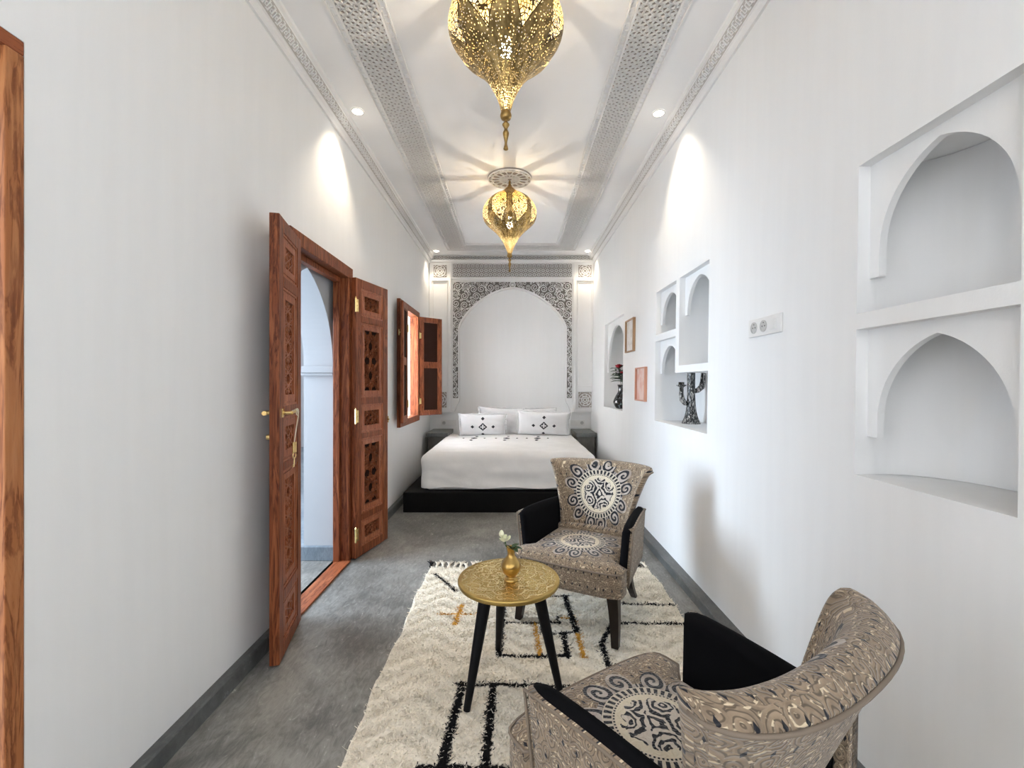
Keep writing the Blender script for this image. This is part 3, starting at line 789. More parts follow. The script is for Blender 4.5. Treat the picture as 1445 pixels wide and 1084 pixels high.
def pillow(name, loc, w_, h_, t_, lean, rz, roll, label, emb=False, group='pillows against the alcove', mat=LINEN2, fl=True):
    root = empty(name, loc, rz, label=label, cat='pillow', group=group)
    n = 26; vv = []; ff = []
    R_ = Matrix.Rotation(roll, 3, 'Y') @ Matrix.Rotation(-lean, 3, 'X')
    R_ = Matrix.Rotation(-lean, 3, 'X') @ Matrix.Rotation(roll, 3, 'Y')
    def surf(a, b, s):
        e = max(0, (1-abs(a)**2.6))*max(0, (1-abs(b)**2.6))
        th = t_*(e**.42)+.004
        k = 1-.05*(1-abs(b)**2)*abs(a)**6; kb = 1-.07*(1-abs(a)**2)*abs(b)**6
        wr_ = .004*math.sin(9*a+5*b)*math.sin(7*b-3*a)
        p = Vector((a*w_/2*k, s*(th/2)+wr_, b*h_/2*kb+h_/2))
        return R_ @ p
    for s in (-1, 1):
        base = len(vv)
        for i in range(n+1):
            for j in range(n+1):
                vv.append(surf(-1+2*i/n, -1+2*j/n, s))
        for i in range(n):
            for j in range(n): ff.append((base+i*(n+1)+j, base+(i+1)*(n+1)+j, base+(i+1)*(n+1)+j+1, base+i*(n+1)+j+1))
    N1 = (n+1)*(n+1)
    rim = [i*(n+1) for i in range(n+1)]+[n*(n+1)+j for j in range(1, n+1)]+[i*(n+1)+n for i in range(n-1, -1, -1)]+[j for j in range(n-1, 0, -1)]
    for a, b in zip(rim, rim[1:]+rim[:1]): ff.append((a, b, b+N1, a+N1))
    MB().add(vv, ff).build('pillowcase', mat, root, local=True, smooth=True)
    if fl:   # frilled flange
        fl_ = MB(); c = R_ @ Vector((0, 0, h_/2)); pts = []
        for idx in range(0, len(rim)):
            p = Vector(vv[rim[idx]]); d = (p-c).normalized(); pts.append((p, p+d*(.022+.006*math.sin(idx*2.1)), idx))
        m_ = len(pts); vv2 = []; ff2 = []
        for p, q, idx in pts: off = R_ @ Vector((0, .008*math.sin(idx*1.9), 0)); vv2 += [p, q+off, q+off+R_ @ Vector((0, .003, 0)), p+R_ @ Vector((0, .003, 0))]
        for i in range(m_):
            j = (i+1) % m_
            for k in range(4): ff2.append((4*i+k, 4*i+(k+1) % 4, 4*j+(k+1) % 4, 4*j+k))
        fl_.add(vv2, ff2).build('frill', mat, root, local=True, smooth=True)
    if emb:
        e = MB()
        def dia(cx, cz, a, hollow=False):
            q = [(cx-a, cz), (cx, cz-a), (cx+a, cz), (cx, cz+a)]
            def P(x, z): return surf(x/(w_/2), (z)/(h_/2), -1)-R_ @ Vector((0, .0025, 0))
            if hollow:
                for k in range(4):
                    p0, p1 = q[k], q[(k+1) % 4]; i0 = (cx+(p0[0]-cx)*.62, cz+(p0[1]-cz)*.62); i1 = (cx+(p1[0]-cx)*.62, cz+(p1[1]-cz)*.62)
                    e.add([P(*p0), P(*p1), P(*i1), P(*i0)], [(0, 1, 2, 3)])
                for dx, dz in ((.25, .25), (-.25, .25), (.25, -.25), (-.25, -.25)): dia(cx+dx*a, cz+dz*a, a*.17)
            else: e.add([P(*p) for p in q], [(0, 1, 2, 3)])
        dia(0, 0, .058, True)
        for cx, cz in ((-.135, 0), (.135, 0), (0, .115), (0, -.115)): dia(cx, cz, .024)
        e.build('embroidery', THREAD, root, local=True, kind='stuff')
    return root
pz = .585
pillow('pillow', (-.18, 6.16, pz), .60, .37, .13, -.28, 0, .05, 'plain white pillow leaning against the alcove behind the left embroidered pillow', fl=True)
pillow('pillow', (.30, 6.18, pz), .58, .36, .13, -.28, 0, -.02, 'plain white pillow leaning against the alcove behind the right embroidered pillow', fl=True)
pillow('pillow', (-.05, 6.04, pz), .34, .30, .10, -.30, 0, 0, 'small plain pale pillow tucked in the gap between the two embroidered pillows', fl=False)
pillow('pillow', (-.40, 5.93, pz), .60, .31, .13, -.40, .05, .0, 'left white pillow with dark embroidered diamonds on its front', True)
pillow('pillow', (.40, 5.95, pz), .68, .34, .14, -.38, -.04, .03, 'right white pillow with dark embroidered diamonds on its front', True)
def nightstand(x0, x1, label):
    e = empty('bedside_shelf', ((x0+x1)/2, 6.15, 0), label=label, cat='bedside table', group='masonry bedside shelves')
    MB().box(x0+.02, x1-.02, 5.92, YW-.005, .20, .56).build('body', STONE, e, bevel=.006)
    MB().box(x0, x1, 5.88, YW-.005, .56, .615).build('slab', BASEM, e, bevel=.006)
nightstand(-1.15, -.86, 'dark grey masonry bedside shelf between the bed and the shuttered window wall')
nightstand(.83, 1.105, 'dark grey masonry bedside shelf between the bed and the niche wall')
# sockets
def fnS_back(x, z): return lambda a, b, d: (x+a, YW-d, z+b)
def socket(fn, base, wd, ht, kinds, label, mirror=1):
    e = empty('wall_socket', base, label=label, cat='socket')
    mb = MB(); P = lambda a0, a1, b0, b1, d0, d1, m_: m_.add([fn(a, b, d) for d in (d0, d1) for a, b in ((a0, b0), (a1, b0), (a1, b1), (a0, b1))], [(0, 3, 2, 1), (4, 5, 6, 7), (0, 1, 5, 4), (1, 2, 6, 5), (2, 3, 7, 6), (3, 0, 4, 7)])
    P(-wd/2, wd/2, -ht/2, ht/2, 0, .011, mb); mb.build('plate', PLASTIC, e, bevel=.003)
    n = len(kinds)
    for i, k in enumerate(kinds):
        c = (-wd/2+wd*(i+.5)/n)*.92; s = ht*.29
        if k == 's':
            q = MB(); q.ribbon([(c+s*math.cos(t*PI/10), s*math.sin(t*PI/10)) for t in range(20)], fn, .005, .011, .014, True)
            q.prism([(c+s*math.cos(t*PI/10), s*math.sin(t*PI/10)) for t in range(20)], fn, .0105, .0115); q.build('outlet', GREYP, e)
            h_ = MB()
            for dx in (-.010, .010): h_.prism([(c+dx+.0035*math.cos(t*PI/4), .0035*math.sin(t*PI/4)) for t in range(8)], fn, .0115, .0122)
            h_.prism([(c+.003*math.cos(t*PI/4), s*.62+.003*math.sin(t*PI/4)) for t in range(8)], fn, .0115, .0125)
            h_.build('contact_hole', HOLEM, e)
        else:
            q = MB(); P(c-s*1.05, c+s*1.05, -s*1.05, s*1.05, .011, .0125, q); P(c-s*.8, c+s*.8, -s*.9, s*.9, .0125, .017, q); q.build('rocker_switch', PLASTIC, e, bevel=.0015)
socket(lambda a, b, d: RW(2.0-a, 1.527+b, -d), RW(2.0, 1.527), .255, .083, 'ssw', 'white triple plate with two sockets and a switch on the right wall')
socket(fnS_back(-.93, .70), (-.93, YW, .70), .215, .08, 'sww', 'white socket plate on the back wall above the left bedside shelf')
socket(fnS_back(.92, .70), (.92, YW, .70), .235, .08, 'wws', 'white socket plate on the back wall above the right bedside shelf')

# ---------------------------------------------------------------- pictures on the right wall
def picture(y0, y1, z0, z1, mat, pm, label):
    e = empty('picture_frame', RW((y0+y1)/2, z0), label=label, cat='picture', group='small framed pictures on the right wall')
    mb = MB(); w_ = .012
    for a, b, c, f in ((y0, y1, z1-w_, z1), (y0, y1, z0, z0+w_), (y0, y0+w_, z0+w_, z1-w_), (y1-w_, y1, z0+w_, z1-w_)):
        mb.add([RW(y, z, -d) for d in (.0, .026) for y, z in ((a, c), (b, c), (b, f), (a, f))], [(0, 3, 2, 1), (4, 5, 6, 7), (0, 1, 5, 4), (1, 2, 6, 5), (2, 3, 7, 6), (3, 0, 4, 7)])
    mb.build('frame', mat, e, bevel=.002)
    q = MB().add([RW(y, z, -d) for d in (.002, .008) for y, z in ((y0+w_, z0+w_), (y1-w_, z0+w_), (y1-w_, z1-w_), (y0+w_, z1-w_))], [(0, 3, 2, 1), (4, 5, 6, 7), (0, 1, 5, 4), (1, 2, 6, 5), (2, 3, 7, 6), (3, 0, 4, 7)])
    q.build('print', pm, e)
pr1 = M('pale_grey_print', (.75, .72, .70), .5); nz = pr1.noise(pr1.geo(), 12, 4); pr1.color(pr1.mix(nz.ss(.45, .6), (.75, .72, .70), (.62, .58, .54)))
pr2 = M('pale_pink_print', (.78, .55, .48), .5); nz = pr2.noise(pr2.geo(), 10, 4); pr2.color(pr2.mix(nz.ss(.42, .6), (.80, .60, .53), (.74, .44, .36)))
LW_ = M('light_oak_frame', (.36, .22, .12), .5).m; PW_ = M('copper_pink_frame', (.55, .27, .18), .4).m
picture(4.14, 4.436, 1.57, 1.885, LW_, pr1.m, 'upper small picture in a light oak frame beside the far niche')
picture(3.755, 4.05, 1.115, 1.41, PW_, pr2.m, 'lower small pink picture in a copper brown frame between the niches')

# ---------------------------------------------------------------- niche objects
cb = M('black_white_glaze', (.02, .02, .02), .3)
nz = cb.noise(cb.coord('Object', (10, 10, 2.2)), 9, 4, .6, 1.5); cb.color(cb.mix(nz.ss(.52, .60), (.012, .012, .012), (.62, .60, .56)))
nb = cb.noise(cb.coord('Object', (14, 14, 2)), 6, 2); cb.bump(nb, .5, .01)
CB = cb.m
cc = Vector((1.305, 3.27, .975))
ch = empty('candle_holder', cc, label='black and white glazed cactus shaped candle holder standing in the middle niche', cat='candle holder')
A = lambda y, z, x=0.: cc+Vector((x, -y, z))
MB().lathe(smooth_prof([(.066, 0), (.060, .015), (.046, .05), (.035, .10), (.029, .17), (.027, .26), (.028, .36), (.026, .44), (.018, .475), (.004, .485)], 3), cc, 24, lobes=lambda a, z: 1+.05*math.cos(9*a)).build('trunk', CB, ch, smooth=True)
def pot(p, e):
    MB().lathe([(.012, -.01), (.020, 0), (.036, .008), (.036, .013), (.020, .014), (.020, .034), (.015, .034), (.015, .016)], p, 20, False).build('candle_cup', CB, e, smooth=True)
MB().tube([A(0, .145, -.02), A(0, .150, -.045), A(0, .175, -.066), A(0, .21, -.072), A(0, .262, -.072)], [.016, .019, .020, .018, .014], 12).build('arm', CB, ch, smooth=True); pot(A(0, .27, -.072), ch)
MB().tube([A(0, .235, .02), A(0, .245, .05), A(0, .270, .078), A(0, .31, .086), A(0, .372, .088)], [.016, .020, .022, .019, .015], 12).build('arm', CB, ch, smooth=True); pot(A(0, .38, .088), ch)
# dark vase with roses in the far niche
DV = M('dark_mottled_ceramic', (.02, .02, .022), .25); nz = DV.noise(DV.coord('Object'), 34, 4); DV.color(DV.mix(nz.ss(.5, .6), (.010, .010, .012), (.10, .11, .12)))
vp = Vector((1.225, 5.02, .985))
ve = empty('vase', vp, label='dark mottled ceramic vase holding roses in the far niche', cat='vase')
MB().lathe(smooth_prof([(.050, 0), (.070, .012), (.092, .055), (.094, .09), (.072, .14), (.046, .185), (.040, .225), (.046, .255), (.052, .27)], 3)+[(.044, .268), (.034, .20)], vp, 28, False).build('body', DV.m, ve, smooth=True)
MB().lathe([(.001, .004), (.045, .004), (.045, 0), (.001, 0)], vp, 24, False).build('foot', DV.m, ve)
MB().tube([vp+Vector((0, .060, .12)), vp+Vector((0, .10, .14)), vp+Vector((0, .095, .19)), vp+Vector((0, .045, .215))], .009, 8).build('handle', DV.m, ve, smooth=True)
LEAFM = M('dark_green_leaf', (.015, .06, .015), .45).m; RED = M('deep_red_petal', (.30, .008, .015), .5).m; STEM = M('green_stem', (.03, .09, .02), .5).m; WHITEP = M('cream_petal', (.86, .85, .62), .5, **{'Subsurface Weight': .1}).m
def leaf_mesh(p, d, L, wd, up=Vector((0, 0, 1)), bend=.3):
    d = Vector(d).normalized(); s = d.cross(up); s = s.normalized() if s.length > 1e-3 else Vector((1, 0, 0)); n_ = s.cross(d); vv = []; ff = []
    K = 6
    for i in range(K+1):
        t = i/K; c = Vector(p)+d*L*t-n_*bend*L*t*t; h_ = wd*math.sin(PI*min(1, t*.97+.03))**.8/2+.0005
        vv += [c-s*h_+n_*h_*.3, c, c+s*h_+n_*h_*.3]
    for i in range(K):
        ff += [(3*i, 3*i+1, 3*i+4, 3*i+3), (3*i+1, 3*i+2, 3*i+5, 3*i+4)]
    return vv, ff
def rose(base, tip, head, mat, label, name='rose', nl=5, group=None, R0=.026, leafL=.07, sm=STEM, petal_n=14):
    e = empty(name, base, label=label, cat='flower', group=group)
    b_, t_ = Vector(base), Vector(tip); mid = (b_+t_)/2+Vector((0, .01, 0))
    MB().tube([b_, mid, t_], .0028, 6).build('stem', sm, e)
    for k in range(nl):
        t = .45+.5*k/nl; p = b_.lerp(t_, t); a = k*2.4
        vv, ff = leaf_mesh(p, (math.cos(a)*.6-.25, math.sin(a), .35), leafL*random.uniform(.8, 1.2), leafL*.5, bend=.35)
        MB().add(vv, ff).build('leaf', LEAFM, e, smooth=True)
    for k in range(petal_n):
        a = k*2.399; lev = k/petal_n; rr = R0*(.25+.75*lev)
        c = t_+Vector((math.cos(a)*rr*.35, math.sin(a)*rr*.35, -R0*.25*lev))
        vv = []; ff = []; K = 5
        for i in range(K+1):
            for j in range(K+1):
                u_ = (i/K-.5)*2; v_ = j/K
                an = a+u_*(.75-.15*lev); rad = rr*(.35+.65*math.sin(v_*PI*.55)**.7)*(1+.25*lev*v_*v_)
                z_ = R0*1.25*v_*(1-.28*u_*u_)*(1-.35*lev*v_)
                vv.append((t_.x+rad*math.cos(an), t_.y+rad*math.sin(an), t_.z-R0*.4+z_))
        for i in range(K):
            for j in range(K): ff.append((i*(K+1)+j, (i+1)*(K+1)+j, (i+1)*(K+1)+j+1, i*(K+1)+j+1))
        MB().add(vv, ff).build('petal', mat, e, smooth=True)
    return e
rose(vp+Vector((0, 0, .20)), vp+Vector((-.01, .095, .475)), None, RED, 'deep red rose rising highest from the dark vase in the far niche', nl=14, R0=.042, leafL=.13)
rose(vp+Vector((0.01, 0, .20)), vp+Vector((0, -.03, .40)), None, RED, 'dark red rosebud low over the dark vase, half hidden by leaves', nl=14, R0=.026, leafL=.13)

# ---------------------------------------------------------------- rug
RX0, RX1, RY0, RY1 = -.575, .925, .35, 3.05
def px(x, y, z=.02):
    Y = (1.27-z)*630/(y-541); return ((x-724)*Y/630, Y)
BK = [([(613, 809), (626, 818), (643, 834)], .020), ([(710, 858), (704, 924)], .030), ([(705, 877.5), (790, 877)], .016), ([(703, 923), (750, 925), (803, 924)], .020),
      ([(760, 835), (768, 893)], .034), ([(766, 893.5), (814, 891)], .016), ([(787, 869), (787, 877)], .016), ([(772, 840), (803, 840)], .016), ([(797, 840), (813, 889)], .030),
      ([(795, 893), (801, 925)], .030), ([(866, 876), (849, 906), (859, 940)], .027), ([(868, 851), (950, 852)], .020), ([(870, 878), (970, 879)], .020),
      ([(646, 965), (700, 964), (800, 968), (900, 969)], .022), ([(653, 964), (637, 1024), (621, 1090)], .034), ([(696, 966), (684, 1084)], .032), ([(754, 967), (744, 1084)], .032),
      ([(590, 1081), (790, 1082)], .022), ([(812, 967), (812, 1084)], .03), ([(560, 1250), (900, 1250)], .022)]
OR = [([(618, 865), (670, 865.5)], .014), ([(652, 853), (642, 880)], .026), ([(755, 880), (762, 923)], .022), ([(789, 871), (801, 871)], .014), ([(808, 868), (824, 926)], .024)]
def segd(P, a, b):
    a = np.array(a); b = np.array(b); d = b-a; t = np.clip(((P-a)@d)/(d@d), 0, 1)
    return np.linalg.norm(P-(a+t[:, None]*d), axis=1)
def mask(P, L):
    m = np.zeros(len(P), bool)
    for pts, wd in L:
        q = [px(*p) for p in pts]
        for a, b in zip(q[:-1], q[1:]): m |= segd(P, a, b) < wd/2
    return m
def rug_color(P):
    J = P+rng.normal(0, .0028, P.shape)
    n = .5+.5*np.sin(P[:, 1]*37+np.sin(P[:, 0]*6)*1.2)*np.sin(P[:, 0]*9+P[:, 1]*3)
    c = np.empty((len(P), 4)); c[:, 3] = 1
    base = np.array([.86, .79, .67]); c[:, :3] = base*(1-.10*n[:, None])*(1+rng.normal(0, .05, (len(P), 1)))
    mo = mask(J, OR); c[mo, :3] = np.array([.58, .30, .055])*(1+rng.normal(0, .08, (mo.sum(), 1)))
    mb_ = mask(J, BK); c[mb_, :3] = np.array([.010, .010, .011])
    return np.clip(c, 0, 1)
def rug_edge(y): return .006*np.sin(y*9)+.004*np.sin(y*23)
nx, ny = 250, 450
gx = np.linspace(0, 1, nx+1); gy = np.linspace(RY0, RY1, ny+1)
GX, GY = np.meshgrid(gx, gy, indexing='ij')
PX = RX0+rug_edge(GY)+(RX1-RX0+rug_edge(GY+3)-rug_edge(GY))*GX
PZ = .014+.0025*np.sin(GY*60+3*np.sin(PX*20))+.0015*rng.normal(size=GX.shape)
PZ[0, :] = PZ[-1, :] = .002; PZ[:, 0] = PZ[:, -1] = .002
base_v = np.stack([PX.ravel(), GY.ravel(), PZ.ravel()], 1)
ii, jj = np.meshgrid(np.arange(nx), np.arange(ny), indexing='ij'); a = (ii*(ny+1)+jj).ravel()
quads = np.stack([a, a+ny+1, a+ny+2, a+1], 1)
NT = 110000
tx = rng.uniform(.006, .994, NT); ty = rng.uniform(RY0, RY1, NT); cx = RX0+rug_edge(ty)+(RX1-RX0+rug_edge(ty+3)-rug_edge(ty))*tx
an = rng.uniform(0, 2*PI, NT); wdt = rng.uniform(.0015, .0035, NT); hgt = rng.uniform(.008, .0145, NT); ln = rng.normal(0, .010, (NT, 2))+np.array([0, -.004])
b0 = np.stack([cx-np.cos(an)*wdt, ty-np.sin(an)*wdt, np.full(NT, .008)], 1); b1 = np.stack([cx+np.cos(an)*wdt, ty+np.sin(an)*wdt, np.full(NT, .008)], 1)
t1 = np.stack([cx+ln[:, 0]+np.cos(an)*wdt*.6, ty+ln[:, 1]+np.sin(an)*wdt*.6, .008+hgt], 1); t0 = np.stack([cx+ln[:, 0]-np.cos(an)*wdt*.6, ty+ln[:, 1]-np.sin(an)*wdt*.6, .008+hgt], 1)
tv = np.stack([b0, b1, t1, t0], 1).reshape(-1, 3); tq = np.arange(NT*4).reshape(-1, 4)+len(base_v)
allv = np.concatenate([base_v, tv]); allq = np.concatenate([quads, tq])
rug = empty('rug', (.17, 1.7, 0), label='cream shaggy rug with black and ochre lines under the side table', cat='rug')
me = bpy.data.meshes.new('pile'); me.vertices.add(len(allv)); me.vertices.foreach_set('co', (allv-np.array([.17, 1.7, 0])).ravel())
me.loops.add(allq.size); me.loops.foreach_set('vertex_index', allq.ravel().astype(np.int32))
me.polygons.add(len(allq)); me.polygons.foreach_set('loop_start', np.arange(0, allq.size, 4, dtype=np.int32)); me.polygons.foreach_set('loop_total', np.full(len(allq), 4, np.int32))
me.update(); ca = me.color_attributes.new('Col', 'FLOAT_COLOR', 'POINT')
cb_ = rug_color(base_v[:, :2]); ct_ = np.repeat(rug_color(np.stack([cx, ty], 1)), 4, 0)
ca.data.foreach_set('color', np.concatenate([cb_, ct_]).ravel())
rm = M('wool_pile', rough=.95, spec=.1); at_ = rm.t.nodes.new('ShaderNodeAttribute'); at_.attribute_name = 'Col'; rm.color(at_.outputs['Color'])
me.polygons.foreach_set('use_smooth', np.ones(len(allq), bool))
link(me, 'pile', rm.m, rug, kind='stuff')
WOOL = M('cream_wool_yarn', (.74, .67, .56), .95, spec=.1).m; WOOLB = M('black_wool_yarn', (.012, .012, .013), .95, spec=.1).m
k = 0; x = RX0+.01
while x < RX1:
    t = MB(); blk = (k in (0, 33, 35)); Ln = random.uniform(.07, .11); dx = random.uniform(-.03, .03)
    t.lathe(smooth_prof([(.002, -.008), (.010, -.004), (.010, .004), (.002, .008)], 2), (x, RY1+.022, .011), 8)
    t.tube([(x, RY1-.005, .012), (x, RY1+.022, .011)], .005, 6)
    for q in range(5):
        o = (q-2)*.005; t.tube([(x, RY1+.025, .010), (x+o+dx*.4, RY1+.025+Ln*.5, .008+.006*random.random()), (x+o*2.4+dx, RY1+.025+Ln*random.uniform(.85, 1.1), .004)], [.004, .0035, .0025], 5)
    t.build('tassel', WOOLB if blk else WOOL, rug, **({'label': 'black tassel'} if blk else {}))
    x += .041; k += 1

# ---------------------------------------------------------------- side table, brass vase and flower
TC = Vector((-.018, 1.873, 0)); TZ = .455; TR = .2125
st = empty('side_table', TC, label='small round side table with engraved brass top and three black legs', cat='table')
eb = M('engraved_brass', (.70, .52, .20), .32, 1)
x_, y_, _ = eb.xyz(eb.coord('Object')); rr = (x_*x_+y_*y_).sqrt(); th = y_.atan2(x_)
pv = eb.vec(th*1.9, rr*22, 0.)
wv = eb.vec(x_+(eb.noise(eb.coord('Object'), 25, 2)-.5)*.02, y_+(eb.noise(eb.coord('Object'), 31, 2)-.5)*.02, 0.)
vo = eb.voro(wv, 34); ln_ = ((vo*20).sin()).ss(.55, .9)
pet = ((th*12).cos()*.012+rr*1.0); rings = ((pet*140).sin()).ss(.8, .97)
edge = rr.ss(.195, .198); pat = (ln_.mx(rings))*(edge*-1.+1.)
tone = eb.noise(eb.coord('Object'), 6, 3)
eb.color(eb.mix(pat, eb.mix(tone.ss(.3, .7), (.42, .29, .09), (.56, .41, .15)), (.92, .77, .42)))
eb.set('Roughness', pat.ss(0, 1, .42, .25)); eb.bump(pat, .35, .002)
MB().lathe([(.001, TZ-.020), (.200, TZ-.020), (.209, TZ-.018), (TR, TZ-.012), (TR, TZ-.004), (.2105, TZ-.0005), (.206, TZ), (.001, TZ)], TC, 72, False).build('tabletop', eb.m, st)
for fx, fy in ((-.177, 1.705), (.190, 1.81), (-.070, 2.10)):
    top = TC+(Vector((fx, fy, 0))-TC)*.56; top.z = TZ-.021
    l = MB().tube([top, Vector((fx, fy, .020))], [.0265, .0135], 16); l.build('leg', BLACKW, st, smooth=False)
vz = Vector((-.008, 1.846, TZ+.0005))
vb = M('brushed_brass', (.50, .32, .10), .28, 1).m
bv = empty('brass_vase', vz, label='small bulbous brass vase standing on the side table', cat='vase')
MB().lathe(smooth_prof([(.028, 0), (.030, .004), (.027, .010), (.020, .016), (.022, .022), (.034, .036), (.041, .056), (.038, .074), (.024, .092), (.0165, .104), (.015, .118), (.018, .132), (.022, .138)], 3)+[(.019, .137), (.012, .118), (.012, .06), (.001, .05)], vz, 36, False).build('body', vb, bv, smooth=True)
MB().lathe([(.001, 0), (.028, 0)], vz, 36, False).build('foot', vb, bv)
fe = rose(vz+Vector((0, 0, .06)), vz+Vector((-.028, -.004, .172)), None, WHITEP, 'cream white flower with green leaves in the small brass vase', 'flower', 0, None, .024, .04, STEM, 9)
rose_b = vz+Vector((-.008, 0, .165))
for d, L in (((-.5, -.4, .8), .05), ((.8, -.3, .35), .048), ((.6, .3, .5), .04), ((-.1, -.6, .5), .035), ((.3, -.5, .2), .05)):
    vv, ff = leaf_mesh(vz+Vector((0, 0, .13)), d, L, .026, bend=.3); MB().add(vv, ff).build('leaf', LEAFM, fe, smooth=True)
MB().lathe(smooth_prof([(.001, 0), (.008, .004), (.011, .014), (.006, .026), (.001, .03)], 2), vz+Vector((-.040, .01, .175)), 10).build('bud', WHITEP, fe, smooth=True)

# ---------------------------------------------------------------- armchairs
def fabric(name, R1=.105, R2=.137, R3=.20, dark=(.010, .011, .016), ground=(.27, .20, .135), pale=(.66, .54, .37)):
    m = M(name, ground, .75, spec=.25, **{'Sheen Weight': .25})
    uv = m.coord('UV'); x, y, _ = m.xyz(uv)
    n1 = m.noise(uv, 16, 2); n2 = m.noise(m.vec(x+7., y, 0.), 16, 2)
    wx = x+(n1-.5)*.035; wy = y+(n2-.5)*.035
    # ground: relief curls, cream flecks and tiny dark lozenges
    v1 = m.voro(m.vec(wx*1.25, wy, 0.), 24, rand=.7, dims='2D'); curl = ((v1*26).sin())
    groove = curl.ss(.35, .95); fleck = m.noise(m.vec(wx*1., wy*1.8, 3.), 50, 2).ss(.56, .62)*curl.ss(-.2, .4)
    lx = (x*26+(y*15)._m('FLOOR')*.5).fract()-.5; ly = (y*15).fract()-.5
    loz = (lx.abs()*1.6+ly.abs()*1.1).lt(.16)
    g0 = m.mix(m.noise(uv, 40, 3).ss(.3, .7), tuple(c*.82 for c in ground), tuple(c*1.22 for c in ground))
    g1 = m.mix(groove*.8, g0, tuple(c*.33 for c in ground)); g2 = m.mix(fleck, g1, pale); g3 = m.mix(loz, g2, dark)
    r = (x*x+y*y).sqrt(); th = y.atan2(x)
    # central bouquet: a big rose, smaller ones round it, leaves between
    vr = m.voro(m.vec(wx, wy, 0.), 12, rand=.8, dims='2D'); ang_n = m.noise(m.vec(wx, wy, 5.), 26, 2)
    petal = ((vr*30+(ang_n-.5)*13).sin()).ss(-.15, .15)
    inb = (r+(m.noise(uv, 34, 2)-.5)*.055).lt(R1*.82)
    fld = m.mix(petal, (.60, .53, .45), dark)
    lines = m.mix(inb, (.68, .60, .46), fld)
    tick = ((th*42).sin()).gt(-.1)*r.gt(R1+.008)*r.lt(R2-.003)
    ringc = m.mix(tick, (.58, .51, .41), dark); dots = r.gt(R1)*r.lt(R1+.005)*((th*70).sin()).gt(0.)
    ringc = m.mix(dots, ringc, dark)
    # scrolled lobes round the ring: concentric curls about twelve centres
    pc = (th*(12/(2*PI))).fract()-.5; pr = (r-(R2+.033)); px_ = pc*(r*(2*PI/12)); sgn_ = (th*(6/(2*PI))).fract().gt(.5)*2.-1.
    qx = px_+sgn_*.006; dd = (qx*qx+pr*pr*.55).sqrt(); spir = pr.atan2(qx)
    scr = ((dd*300+spir*sgn_+(n1-.5)*5).sin()); scrl = scr.ss(-.1, .2)
    R3n = R2+.062; lobes = r.gt(R2)*(dd.lt(.036)).mx(r.lt(R2+.016))
    outer = m.mix(scrl, m.mix(n2.ss(.4, .6), (.47, .41, .36), (.33, .27, .22)), dark)
    c = m.mix(lobes, g3, outer); c = m.mix(r.lt(R2), c, ringc); c = m.mix(r.lt(R1), c, lines)
    m.color(c)
    m.bump(curl*.5+scrl*lobes*-.6+fleck*.4, .5, .004)
    return m.m
FAB = fabric('taupe_medallion_velvet')
FABP = M('taupe_piping', (.20, .155, .115), .75).m
DX = 6.   # uv offset that keeps the medallion off plain faces
